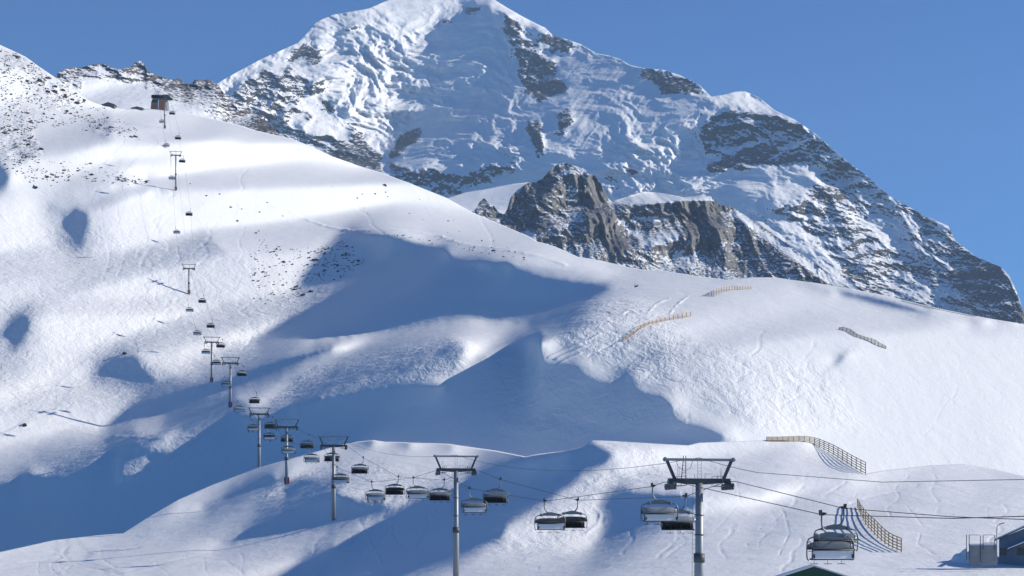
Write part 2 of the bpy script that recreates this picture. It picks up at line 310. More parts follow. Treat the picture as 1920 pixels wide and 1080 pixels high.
def build_layer(name,g,s,top,bottom,xs,nrows,detail,skirt,material,power=1.0):
    """a sheet of real terrain: the solved surface between its crest and its foot, its detail, and the slope that falls away behind the crest"""
    X=np.repeat(xs[None,:],nrows,0); yt=line(top,xs); yb=np.maximum(bottom(xs),yt+4); t=np.linspace(0,1,nrows)[:,None]**power
    Y=yt[None,:]+(yb-yt)[None,:]*t
    S=bspline(g,s,X,np.maximum(Y,g.y[0])); D0=np.exp(S); U=(X-CX)/F; V=(HY-Y)/F
    D,dz,attrs=detail(X,Y,D0,U*D0,V*D0)
    P=np.stack([U*D,D,V*D+dz],-1)
    # behind the crest
    rows=[];ra=[]
    for dy,drop in skirt:
        q=P[0].copy(); k=(D[0]+dy)/D[0]; q[:,0]*=k; q[:,1]*=k; q[:,2]-=drop; rows.insert(0,q)
    P=np.concatenate([np.array(rows),P],0)
    attrs={k:np.concatenate([np.repeat(v[:1],len(rows),0),v],0) for k,v in attrs.items()}
    o=grid_mesh(name,P,attrs,material); o['kind']='structure'
    ly=Layer(); ly.xs=xs; ly.yt=yt; ly.yb=yb; ly.n=nrows; ly.P=P[len(rows):]; ly.power=power; ly.obj=o
    return ly
def on(ly,px,py):
    """world point of a layer where its surface shows at (px,py)"""
    c=np.clip((px-ly.xs[0])/(ly.xs[1]-ly.xs[0]),0,len(ly.xs)-1.001); i=int(c); fx=c-i
    yt=np.interp(px,ly.xs,ly.yt); yb=np.interp(px,ly.xs,ly.yb)
    t=min(max((py-yt)/(yb-yt),0),.9999)**(1/ly.power)*(ly.n-1); j=int(t); fy=t-j
    p=(ly.P[j,i]*(1-fx)+ly.P[j,i+1]*fx)*(1-fy)+(ly.P[j+1,i]*(1-fx)+ly.P[j+1,i+1]*fx)*fy
    return Vector(p)

def ground_z(ly,px,y):
    """height of a layer's surface at distance y in the vertical plane through column px, or None"""
    i=int(np.clip((px-ly.xs[0])/(ly.xs[1]-ly.xs[0]),0,len(ly.xs)-1)); c=ly.P[:,i]; k=np.nonzero((c[:-1,1]>=y)&(c[1:,1]<y))[0]
    if len(k)==0: return None
    k=k[0]; f=(c[k,1]-y)/(c[k,1]-c[k+1,1]+1e-9); return float(c[k,2]*(1-f)+c[k+1,2]*f)
# ---------------------------------------------------------------- snow hills
STRK_F=[(.7,1.8,[(507,386),(545,399),(580,414),(620,427),(660,433)]),(.4,2.5,[(660,433),(720,431),(780,436),(830,444)]),(.4,3,[(830,446),(880,460),(960,470),(1030,485),(1060,498)]),
 (.55,1.6,[(1028,671),(1048,661),(1075,650),(1100,640),(1125,628)]),(.6,1.6,[(1043,674),(1060,666),(1085,655),(1110,645)]),(.5,1.5,[(1048,682),(1066,673),(1090,662)]),
 (-.6,1.8,[(1105,667),(1140,650),(1180,627),(1205,608)]),(.4,1.5,[(1214,588),(1230,570),(1255,560)]),(.45,1.5,[(1255,590),(1268,573),(1290,556)]),
 (.4,2.2,[(1145,588),(1165,590),(1180,582),(1195,588)]),(.3,1.5,[(0,812),(60,808),(120,809),(180,806)]),(.5,2.0,[(40,800),(60,797),(130,795),(150,800)]),
 (.3,1.6,[(213,818),(300,822),(345,819),(410,821)]),(-.2,1.3,[(190,390),(192,420),(205,470),(205,490),(193,525)]),(-.2,1.2,[(219,385),(224,430),(235,470),(228,500),(212,530)])]
STRK_N=[(-.14,1.4,[(742,975),(737,995),(745,1015),(765,1027),(785,1022)]),(-.14,1.4,[(800,962),(806,985),(797,1005),(783,1025)]),(.14,1.5,[(690,1008),(700,1030),(715,1055)]),(-.12,1.4,[(655,1000),(668,1020),(690,1048),(697,1078)]),(-.1,1.4,[(100,1040),(150,1060),(230,1078)]),(-.1,1.3,[(1180,1078),(1240,1050),(1290,1015),(1380,985)]),(-.1,1.3,[(1440,930),(1470,960),(1480,1000),(1460,1040)]),(-.1,1.3,[(1700,950),(1730,985),(1720,1020),(1760,1045)]),(-.16,1.6,[(1595,943),(1615,937),(1640,930),(1680,922),(1720,910)]),(-.15,1.6,[(1545,930),(1570,915),(1585,905)]),(.2,1.8,[(500,930),(540,905),(580,890)]),
 (-.12,1.5,[(0,1062),(120,1045),(260,1025)]),(-.12,1.5,[(210,1078),(330,1050),(400,1035)]),(.25,3,[(1100,1000),(1120,985),(1126,965),(1110,945)]),
 (-.07,1.3,[(1345,868),(1380,900),(1388,940),(1360,975),(1330,1005)]),(-.12,2,[(900,1072),(960,1068),(1010,1066)])]
ROUGH_F=[(1.0,20,[(-60,400),(200,420),(480,480),(560,520),(470,640),(480,680),(330,720),(180,780),(-60,800)]),(1.6,8,[(560,705),(640,678),(760,650),(850,632),(890,645),(865,690),(815,712),(700,722),(587,740),(500,768)]),
 (1.0,20,[(930,680),(1060,700),(1250,740),(1290,800),(1000,830),(900,780)]),(.9,15,[(200,815),(420,820),(490,870),(380,910),(230,900),(40,890)]),
 (1.7,18,[(1080,560),(1200,560),(1300,640),(1280,740),(1180,700),(1040,640)]),(1.2,20,[(1300,640),(1560,690),(1600,800),(1420,810),(1290,740)]),
 (.2,15,[(300,210),(700,330),(1000,460),(800,430),(650,420),(500,380),(350,300)]),(1.2,10,[(470,560),(560,540),(640,540),(560,600),(470,630),(400,640)])]
ROUGH_N=[(1.2,10,[(640,860),(840,880),(860,905),(740,945),(560,940),(480,960),(500,920)]),(1.0,12,[(980,960),(1130,900),(1110,1000),(1080,1040),(900,1040)]),(1.1,10,[(1110,830),(1240,840),(1260,900),(1100,930),(1060,920),(1150,870)])]
ROCK_F=[(.33,8,[(-60,95),(0,84),(75,126),(125,163),(150,200),(110,215),(60,185),(0,150),(-60,160)]),(.30,14,[(0,150),(110,215),(200,215),(250,260),(230,275),(150,240),(80,230),(0,240)]),
 (.33,8,[(0,225),(40,222),(70,260),(90,300),(60,310),(0,300),(-40,300)]),(.26,10,[(140,310),(160,320),(100,320),(60,310)]),(.30,5,[(215,330),(280,338),(275,345),(220,338)]),
 (.27,14,[(580,470),(640,450),(680,480),(650,520),(590,530)]),(.26,6,[(500,560),(560,545),(590,552),(540,570)]),(.22,20,[(500,400),(650,430),(780,440),(840,460),(700,436),(600,425)]),
 (.3,2,[(1075,845),(1092,837),(1090,846),(1078,852)])]
_tr=random.Random(21)
def ski_tracks(n,x0,x1,y0,y1,step,h,w,drift):
    o=[]
    for k in range(n):
        x=_tr.uniform(x0,x1); y=_tr.uniform(y0,y1); ph=_tr.uniform(0,6); am=_tr.uniform(3,12); fr=_tr.uniform(.03,.07); dr=drift+_tr.uniform(-.5,.5); m=_tr.randrange(7,15); pl=[]
        for i in range(m):
            yy=y+i*step; pl.append((x+dr*(yy-y)+am*math.sin(fr*(yy-y)*3+ph),yy))
        o.append((h*_tr.uniform(.5,1),w,pl)); 
        if _tr.random()<.6: o.append((h*.7,w,[(a+3.5,b) for a,b in pl]))
    return o
STRK_N+=ski_tracks(16,640,900,880,1000,7,-.10,1.4,-.6)+ski_tracks(18,1180,1900,880,1010,6,-.09,1.4,-.3)+ski_tracks(10,20,500,1020,1060,5,-.09,1.3,.4)
STRK_F+=ski_tracks(12,230,480,280,560,12,-.28,1.4,-.2)+ski_tracks(8,1250,1850,600,780,8,-.22,1.4,-.5)+ski_tracks(6,560,900,300,400,8,-.2,1.4,.6)
def clampdist(Y,top): return np.clip((Y-top)/40,0,1)
def detail_F(X,Y,D0,XW,ZW):
    rg=paint(X,Y,.35,ROUGH_F,2.0); rk=paint(X,Y,0.0,ROCK_F,2.0)
    n=fbm(XW/26,D0/26,3,1)*.9+fbm(XW/9,D0/12,2,5)*.35
    dz=n*(.12+.3*rg)*.8+strokes(X,Y,STRK_F)*np.clip(.55+1.3*perlin(XW/7,D0/9,17),0,1.3)
    dz+=np.clip(rk-.15,0,1)*6*ridged(XW/14,D0/18,3,9)
    return D0,dz,{'rock':rk,'rough':rg}
def detail_N(X,Y,D0,XW,ZW):
    rg=paint(X,Y,.4,ROUGH_N,2.0); rk=paint(X,Y,0.0,[(.45,2,[(1073,848),(1092,836),(1090,846),(1077,853)])],2.0)
    n=fbm(XW/18,D0/18,3,1)*.6+fbm(XW/6,D0/8,2,5)*.22
    n=n*np.clip((Y-line(S_N,X))/25,.25,1)
    return D0,n*(.12+.5*rg)*.8+strokes(X,Y,STRK_N)*np.clip(.6+1.3*perlin(XW/4,D0/6,17),0,1.3),{'rock':rk,'rough':rg}
gF,sF,_,_=solve((-240,2320,60,1140),(24,12,6,3),P_F,.58,lambda X,Y:(Y>line(SKY_F,X)-10)&(Y<line(S_N,X)+10),A_F,1.6,wl=.8,lam=1.0,soft=.12,cast=8,wlit=6,outer=8,cg=150)
gN,sN,_,_=solve((-240,2320,800,1260),(32,16,8,4),P_N,.48,lambda X,Y:(Y>line(S_N,X)-10),A_N,2.0,wl=.5,lam=.4,soft=.12,cast=8,wlit=6,outer=8,cg=150)
sF=blur(sF,1.0); sN=blur(sN,1.0)
SNOW=(.78,.80,.83)
m_snow=terrain_mat('snow',SNOW,((.05,.045,.045),(.16,.14,.13)),.35,.16,.9,1.0)
m_near=terrain_mat('near_snow',SNOW,((.05,.045,.045),(.16,.14,.13)),.35,.22,.6,.5)
xs=np.arange(-236,2315,2.0)
LF=build_layer('snow_hill',gF,sF,SKY_F,lambda x:line(S_N,x)+80,xs,430,detail_F,[(40,8),(120,50),(400,200)],m_snow)
LN=build_layer('near_snow_hill',gN,sN,S_N,lambda x:x*0+1255,xs,190,detail_N,[(8,.8),(30,3),(90,8),(200,14),(420,22)],m_near)
# the ground from the foot of the near hill to below the camera
e=LN.P[-1]; rows=[e]
for k,zz in ((.8,-13),(.5,-12),(.2,-10),(-.3,-10)):
    q=e.copy(); q[:,1]=e[:,1]*k; q[:,0]=e[:,0]*max(k,.4); q[:,2]=e[:,2]*(1-.6)+zz*.6 if k>.7 else zz; rows.insert(0,q)
o=grid_mesh('snow_ground',np.array(rows)[::-1],{'rock':np.zeros((5,len(xs))),'rough':np.full((5,len(xs)),.3)},m_near); o['kind']='structure'

# ---------------------------------------------------------------- the mountains behind
SKY_M1=[(200,270),(300,220),(380,175),(411,154),(444,135),(493,109),(530,93),(559,80),(578,59),(593,41),(622,28),(667,20),(690,16),(718,4),(733,-3),(780,-18),(830,-24),(890,-16),(926,-1),(950,14),(978,30),(1005,44),(1022,52),(1037,67),(1060,73),(1089,83),(1118,100),(1140,104),(1163,111),(1181,122),(1207,128),(1244,131),(1274,141),(1311,159),(1333,181),(1355,178),(1378,172),(1396,171),(1422,182),(1453,207),(1489,224),(1524,247),(1560,278),(1596,309),(1627,331),(1667,367),(1729,402),(1778,424),(1791,451),(1831,482),(1876,500),(1893,518),(1907,549),(1916,575),(1925,610),(1950,680),(2000,740),(2120,800)]
SKY_M2=[(840,420),(880,402),(891,392),(900,378),(908,371),(916,380),(926,386),(935,398),(945,402),(951,392),(957,371),(968,358),(989,343),(1003,342),(1017,335),(1035,315),(1047,307),(1060,305),(1074,310),(1084,318),(1096,324),(1115,329),(1124,340),(1130,349),(1137,366),(1146,377),(1162,373),(1185,365),(1209,359),(1241,362),(1266,367),(1282,370),(1310,367),(1332,368),(1348,384),(1370,387),(1400,406),(1430,425),(1465,450),(1500,475),(1540,503),(1580,530),(1620,560),(1720,620)]
SKY_M0=[(60,170),(95,160),(110,135),(130,127),(150,127),(175,121),(192,119),(200,122),(220,130),(245,126),(255,116),(262,114),(270,120),(275,132),(295,142),(312,147),(324,149),(335,146),(347,157),(360,157),(367,147),(377,151),(392,149),(410,160),(420,175),(440,185),(455,190),(470,205),(490,222),(510,236),(540,262),(580,285),(640,320)]
SKY_SH=[(760,385),(800,376),(838,371),(870,361),(900,356),(930,350),(960,345),(990,342),(1030,352),(1090,380)]
P_M1=[
 (.5,6,[(350,260),(411,150),(559,76),(593,38),(718,0),(780,-20),(900,-20),(860,15),(826,33),(793,74),(767,107),(748,160),(785,200),(800,218),(770,226),(733,270),(715,285),(730,330),(600,340),(430,300)]),
 (.25,8,[(545,110),(600,60),(650,30),(720,40),(700,70),(620,90)]),
 (.0,5,[(600,180),(615,185),(640,215),(612,212)]),(.0,6,[(430,200),(470,225),(500,245),(560,230),(600,260),(560,270),(470,240)]),
 (.55,3,[(880,2),(930,-6),(980,28),(1037,65),(1060,74),(1037,72),(1000,52),(950,30),(915,10)]),
 (.5,3,[(1010,82),(1030,85),(1036,100),(1020,108)]),
 (.55,4,[(1340,182),(1396,168),(1453,205),(1440,213),(1385,203),(1345,205)]),
 (.42,6,[(1387,344),(1440,338),(1516,335),(1524,342),(1507,362),(1480,376),(1418,382),(1373,390),(1409,362)]),
 (.5,3,[(1310,159),(1333,181),(1320,180),(1300,168)]),
 (.30,15,[(1560,283),(1596,309),(1667,367),(1729,402),(1785,435),(1800,520),(1750,580),(1640,560),(1560,500),(1440,410),(1500,390),(1530,370),(1560,330)]),
 (.5,5,[(1430,395),(1450,400),(1500,440),(1560,490),(1610,540),(1580,540),(1500,470),(1440,430),(1400,400)]),
 (.05,20,[(760,110),(900,60),(950,60),(1040,120),(1040,300),(900,330),(740,330)]),(.11,20,[(1045,90),(1100,110),(1200,135),(1330,185),(1330,240),(1200,330),(1060,330),(1040,230)]),(.08,12,[(790,255),(985,255),(985,295),(890,312),(790,305)]),(.07,15,[(830,120),(940,110),(960,180),(850,190)]),
 (.16,14,[(1100,340),(1200,270),(1330,210),(1340,230),(1280,330),(1330,380),(1250,370),(1150,375)]),
]
ROCK_M1=[
 (.72,3,[(540,120),(550,95),(575,82),(595,85),(605,105),(600,125),(580,120),(565,108)]),
 (.66,5,[(425,195),(450,160),(470,145),(500,125),(520,138),(545,115),(560,150),(610,150),(612,168),(590,180),(570,175),(560,200),(540,225),(500,240),(470,228),(440,218)]),
 (.6,5,[(430,185),(520,215),(560,240),(640,280),(720,320),(740,340),(600,300),(470,240),(410,230)]),
 (.7,3,[(598,180),(615,190),(637,215),(615,212)]),(.7,3,[(540,190),(570,210),(590,220),(580,226),(550,212)]),
 (.68,4,[(650,235),(665,228),(675,245),(690,265),(720,290),(715,310),(735,330),(700,318),(660,308),(600,285),(590,255),(620,250),(660,270)]),
 (.7,3,[(745,255),(775,240),(798,235),(790,262),(760,280),(740,300),(725,300)]),
 (.68,4,[(725,300),(760,312),(830,320),(870,330),(920,305),(980,295),(970,310),(900,345),(860,365),(790,352),(735,340)]),
 (.72,3,[(943,19),(959,33),(981,48),(976,67),(1000,81),(1007,70),(1037,67),(1081,81),(1067,96),(1041,96),(1037,111),(1044,137),(1059,159),(1070,170),(1041,181),(1015,196),(981,170),(967,130),(974,111),(960,93),(948,63)]),
 (.05,3,[(1012,80),(1030,84),(1036,106),(1020,110),(1008,98)]),
 (.68,3,[(985,226),(1015,226),(1017,259),(1022,285),(1007,296),(996,267)]),(.64,3,[(1037,215),(1070,195),(1076,222),(1059,252),(1037,256),(1048,232)]),
 (.66,3,[(865,15),(890,12),(905,18),(890,32),(872,26)]),(.66,2,[(828,38),(845,34),(848,40),(830,42)]),(.64,2,[(640,53),(672,45),(674,54),(650,60)]),
 (.72,3,[(1196,148),(1207,128),(1244,131),(1293,150),(1326,176),(1330,182),(1281,176),(1240,176),(1230,152)]),
 (.80,3,[(1307,244),(1333,220),(1373,204),(1410,208),(1453,211),(1489,227),(1560,278),(1569,300),(1524,309),(1480,313),(1436,309),(1373,318),(1329,324),(1324,291),(1316,260)]),
 (.25,3,[(1320,290),(1382,272),(1450,248),(1500,238),(1460,262),(1386,284),(1330,302)]),(.3,3,[(1440,300),(1470,275),(1510,260),(1520,270),(1480,285)]),
 (.62,3,[(1133,335),(1160,328),(1175,345),(1150,360),(1135,355)]),(.62,3,[(1170,315),(1200,315),(1193,326),(1178,328)]),
 (.60,8,[(1440,395),(1475,375),(1505,365),(1530,345),(1545,312),(1570,290),(1600,309),(1667,367),(1729,402),(1785,440),(1840,490),(1900,540),(1940,680),(1700,640),(1600,560),(1560,500),(1500,430)]),
 (.25,6,[(1430,395),(1455,400),(1500,440),(1560,490),(1610,545),(1580,540),(1500,470),(1440,430),(1400,400)]),
 (.3,6,[(1620,420),(1700,410),(1730,430),(1680,445),(1660,440),(1740,450),(1710,475),(1660,460)]),(.35,5,[(1590,400),(1640,400),(1630,415),(1590,412)]),
 (.8,8,[(1780,440),(1831,482),(1876,500),(1907,549),(1925,610),(1830,600),(1790,540)]),
]
P_M2=[(.0,6,[(945,402),(957,371),(989,343),(1047,307),(1052,330),(1020,380),(1010,440),(990,445),(960,420)]),(.45,8,[(1090,330),(1130,350),(1160,410),(1180,460),(1140,470),(1120,400)]),
 (.6,3,[(1146,379),(1209,360),(1275,368),(1280,376),(1220,380),(1190,378)]),(.0,6,[(1200,380),(1280,378),(1285,410),(1250,415),(1210,395)]),(.5,6,[(1345,384),(1400,406),(1500,475),(1590,530),(1560,535),(1480,480),(1400,420)]),
 (.45,6,[(1265,380),(1290,380),(1305,440),(1290,455),(1270,420)]),(.1,8,[(1380,420),(1480,490),(1540,540),(1440,540),(1380,480)])]
ROCK_M2=[(.8,6,[(957,371),(1000,343),(1040,318),(1045,380),(1010,440),(960,420)]),(.88,5,[(1075,328),(1125,345),(1150,400),(1178,470),(1145,478),(1105,430),(1085,370)]),(.88,4,[(1268,374),(1300,373),(1345,378),(1362,440),(1335,472),(1290,462)]),(.8,6,[(1200,378),(1262,376),(1270,410),(1215,412)]),(.1,4,[(1146,379),(1209,358),(1275,368),(1345,368),(1340,374),(1280,374),(1220,380),(1180,380)]),(.3,4,[(1195,405),(1230,400),(1260,408),(1240,414),(1205,412)]),(.3,6,[(1150,405),(1170,410),(1210,440),(1220,470),(1190,440)]),
 (.48,10,[(1200,440),(1260,430),(1290,470),(1400,520),(1300,530),(1200,520)]),(.28,8,[(1352,384),(1400,408),(1500,478),(1590,535),(1560,535),(1480,480),(1400,425)]),(.2,6,[(975,440),(1000,430),(1000,450),(985,452)])]
def facing(D,X,Y):
    """up component of the normals of a sheet given as a depth image"""
    U=(X-CX)/F; V=(HY-Y)/F; P=np.stack([U*D,D,V*D],-1)
    dx=np.gradient(P,axis=1); dy=-np.gradient(P,axis=0); n=np.cross(dx,dy); n/=np.linalg.norm(n,axis=2,keepdims=True)+1e-9
    return n*np.sign(-n[...,1:2]+1e-12)
ICE_M1=[(1.0,15,[(570,110),(700,70),(800,60),(790,220),(730,290),(650,240),(600,160)]),(1.0,10,[(770,255),(985,250),(990,300),(900,320),(780,315)]),(1.1,15,[(1120,280),(1250,240),(1340,200),(1335,380),(1150,380)]),(.7,15,[(760,100),(950,110),(975,250),(800,240)])]
def detail_M1(X,Y,D0,XW,ZW):
    wx=fbm(X/14,Y/14,3,97)*9; wy=fbm(X/14+31,Y/14,3,98)*8
    rk=paint(X+wx,Y+wy,0.02,ROCK_M1,2.0); rk=np.maximum(rk,.52*blur(np.clip(rk*1.4,0,1),7.0)); k=np.clip(rk*1.6,0,1); k=blur(k,2.0); ic=paint(X,Y,.3,ICE_M1,2.0)
    w=fbm(XW/300,ZW/300,3,21)*90
    rid=ridged((XW+w)/420,(ZW+.6*w)/300,4,3,.55)*42+ridged((XW+.3*ZW+.5*w)/150,(ZW+.4*w)/150,5,13,.6)*24
    rid2=ridged((XW+w*.5)/64,(ZW+.3*XW)/58,5,33,.62)*13
    # glacier: terraces of broken ice on the snow side, flutes on the steep face
    ice=ridged((XW+1.3*w)/330,(ZW+.25*XW+.9*w)/190,5,45,.6)*44+fbm(XW/420,ZW/260,4,50)*42
    ser=ridged((XW+w)/74,(ZW+.5*w)/58,4,55,.62)*14
    fl=paint(X,Y,0,[(1,20,[(1040,120),(1180,125),(1240,180),(1180,260),(1080,300),(1050,200)])],2.0)*ridged((XW-.55*ZW)/26,ZW/400,3,58,.5)*3.2
    spur=paint(X,Y,0,[(1,30,[(1540,270),(1667,367),(1785,440),(1920,590),(1900,650),(1560,560),(1420,400)])],2.0)*(ridged((XW+.55*ZW+.8*w)/330,(ZW-.3*XW)/900,3,99,.45)*75)
    D=D0-spur-(rid+rid2)*k-(ice*(.35+ic)+ser*ic)*(1-k)*.8-fl*(1-k)
    nz=facing(D,X,Y)[...,2]; nzr=nz-blur(nz,9.0)
    led=paint(X,Y,0,[(1,20,[(1560,290),(1667,367),(1785,440),(1900,600),(1640,580),(1540,480),(1500,390)])],2.0)*np.clip(ridged((XW+w)/330,(ZW+.12*XW+.3*w)/42,3,59,.5),-.4,.6)*.32
    rk=np.where(rk>.1,rk-np.clip(nzr*1.1,-.25,.4)-led-.16*fbm(XW/140,ZW/90,4,95),rk)
    return D,0*D,{'rock':rk,'rough':.4+.5*ic}
def detail_M2(X,Y,D0,XW,ZW):
    rk=paint(X,Y,.64,ROCK_M2,1.5); k=np.clip(rk*1.5,.25,1)
    w=fbm(XW/90,ZW/120,3,61)*28
    rid=ridged((XW+w)/120,(ZW+.5*w)/240,4,63,.5)*27+ridged((XW+.25*ZW+w)/40,(ZW+.5*w)/58,4,73,.6)*9.5+ridged((XW+w*.4)/15,ZW/19,3,77,.6)*2.6
    pil=ridged((XW+.18*ZW+.25*w)/46,ZW/420,4,79,.55)*13*paint(X,Y,.25,[(1,8,[(1070,325),(1125,340),(1185,475),(1130,485),(1090,420)]),(1,8,[(1200,376),(1350,376),(1420,430),(1440,520),(1300,480),(1210,420)])],1.5)
    D=D0-rid*k*.85-pil
    nz=facing(D,X,Y)[...,2]; nzr=nz-blur(nz,12.0)
    rk=rk-np.clip(nzr*.75,-.25,.35)
    return D,0*D,{'rock':rk,'rough':.5+0*rk}
def detail_M0(X,Y,D0,XW,ZW):
    d=Y-line(SKY_M0,X); q=np.clip((X-350)/80,0,1); rk=(1-q)*(.66-.011*np.clip(d-6,0,60))+q*(.64-.002*np.clip(d,0,80))
    rk=paint(X,Y,0,[(1,5,[(160,150),(200,150),(285,172),(290,215),(150,215)]),(.5,4,[(178,124),(198,122),(196,135),(180,135)])],1.5)*-.6+rk
    w=fbm(XW/60,ZW/60,3,83)*15; rid=ridged((XW+w)/80,(ZW+w)/60,4,85,.55)*14+ridged((XW+w)/24,ZW/20,4,87,.6)*5
    D=D0-rid*np.clip(rk*1.4,.15,1); nz=facing(D,X,Y)[...,2]; nzr=nz-blur(nz,8.0)
    return D,0*D,{'rock':rk-np.clip(nzr*1.0,-.25,.4)-.25*np.clip(fbm(XW/45,ZW/30,3,81),-.4,.6),'rough':.5+0*rk}
def detail_SH(X,Y,D0,XW,ZW): return D0-fbm(XW/120,ZW/60,3,91)*6,0*D0,{'rock':0*X,'rough':.4+0*X}
def fit(pts,d0,p0,b,w): return [(x,y,d0*math.exp(b*(p0-y)/F)*(q[0] if q else 1),w) for x,y,*q in pts]
A_M1=fit([(300,230,.97),(411,160,.97),(560,85),(830,-20),(926,0),(1100,95),(1250,135),(1396,175),(1560,280,.97),(1790,451,.93),(1916,580,.9),(2100,800,.85),(600,300),(850,360),(1100,360),(1300,370),(1450,400,.97),(1600,540,.93),(1800,600,.9),(1250,600),(800,500),(400,300,.97)],5600,400,1.25,.15)
A_M2=fit([(860,410,1.02),(910,375,1.02),(1060,307),(1209,362,1.02),(1340,370,1.02),(1500,478),(1650,580,.98),(1050,480),(1250,520),(1450,540,.98),(900,450,1.02),(960,560),(1500,640,.98)],2650,480,.8,.15)
A_M0=fit([(80,160),(190,122),(262,116),(370,150),(500,235),(640,325),(200,200),(350,210),(500,290),(640,360),(100,200)],1950,200,1.3,.3)
A_SH=[(780,380,3900),(900,358,4000),(1000,346,4000),(780,430,3500),(900,420,3500),(1050,420,3500)]
def full(X,Y): return np.ones(X.shape,bool)
def below(sk): return lambda X,Y:Y>line(sk,X)-8
g1,s1,_,_=solve((180,2140,-60,860),(40,20,10),P_M1,.02,below(SKY_M1),A_M1,.75,lam=.3,wl=.8,cast=3,outer=6,cg=120)
g2,s2,_,_=solve((820,1740,280,660),(20,10,5),P_M2,.3,below(SKY_M2),A_M2,.4,lam=.25,wl=.8,cast=1,outer=6,cg=120)
g0,s0,_,_=solve((40,680,90,400),(20,10,5),[],.5,below(SKY_M0),A_M0,.9,lam=.3)
g3,s3,_,_=solve((740,1140,320,480),(20,10,5),[(.6,4,[(740,330),(1140,330),(1140,372),(960,372),(870,395),(740,395)])],.3,below(SKY_SH),A_SH,1.2,lam=.3)
ROCKC=((.055,.05,.055),(.20,.175,.155))
m_mtn=terrain_mat('mountain_rock_and_snow',(.88,.90,.93),((.018,.020,.026),(.075,.074,.078)),.085,.03,6,2.2)
m_cliff=terrain_mat('cliff_rock_and_snow',(.80,.83,.87),((.065,.064,.067),(.225,.22,.217)),.24,.05,2,.9)
m_ridge=terrain_mat('ridge_rock_and_snow',(.82,.84,.88),((.05,.047,.052),(.17,.155,.15)),.3,.08,1.5,.8)
LM1=build_layer('mountain',g1,s1,SKY_M1,lambda x:np.maximum(np.minimum(line(SKY_F,x)+70,line(SKY_M1,x)+520),line(SKY_M1,x)+60),np.arange(202,2118,2.0),250,detail_M1,[(80,20),(400,300),(1500,1500)],m_mtn)
LM2=build_layer('mountain_cliffs',g2,s2,SKY_M2,lambda x:np.maximum(line(SKY_F,x)+40,line(SKY_M2,x)+40),np.arange(842,1718,1.5),190,detail_M2,[(30,5),(120,60),(500,400)],m_cliff)
LM0=build_layer('rocky_ridge',g0,s0,SKY_M0,lambda x:np.maximum(line(SKY_F,x)+25,line(SKY_M0,x)+40),np.arange(62,638,1.5),90,detail_M0,[(20,6),(80,60),(300,250)],m_ridge)
LSH=build_layer('glacier_shelf',g3,s3,SKY_SH,lambda x:x*0+440,np.arange(762,1088,2.0),50,detail_SH,[(60,5),(200,80),(500,400)],m_mtn)
# haze: the air between
def haze(dens):
    bm=bmesh.new(); bmesh.ops.create_cube(bm,size=1); me=bpy.data.meshes.new('haze'); bm.to_mesh(me); bm.free()
    o=bpy.data.objects.new('haze',me); scene.collection.objects.link(o)
    zt=max(float(l.P[...,2].max()) for l in (LM1,LM2,LM0,LF))+30; zb=-1100
    o.scale=(9000,10400,zt-zb); o.location=(0,4600,(zt+zb)/2)
    m=bpy.data.materials.new('haze'); m.use_nodes=True; n=m.node_tree.nodes; n.clear(); v=n.new('ShaderNodeVolumePrincipled'); v.inputs['Density'].default_value=dens
    v.inputs['Color'].default_value=(.48,.70,1.0,1); v.inputs['Anisotropy'].default_value=0.0
    oo=n.new('ShaderNodeOutputMaterial'); m.node_tree.links.new(v.outputs[0],oo.inputs['Volume']); me.materials.append(m); o['kind']='stuff'; o['label']='thin blue mountain haze in the air'
haze(HAZE_DENSITY)
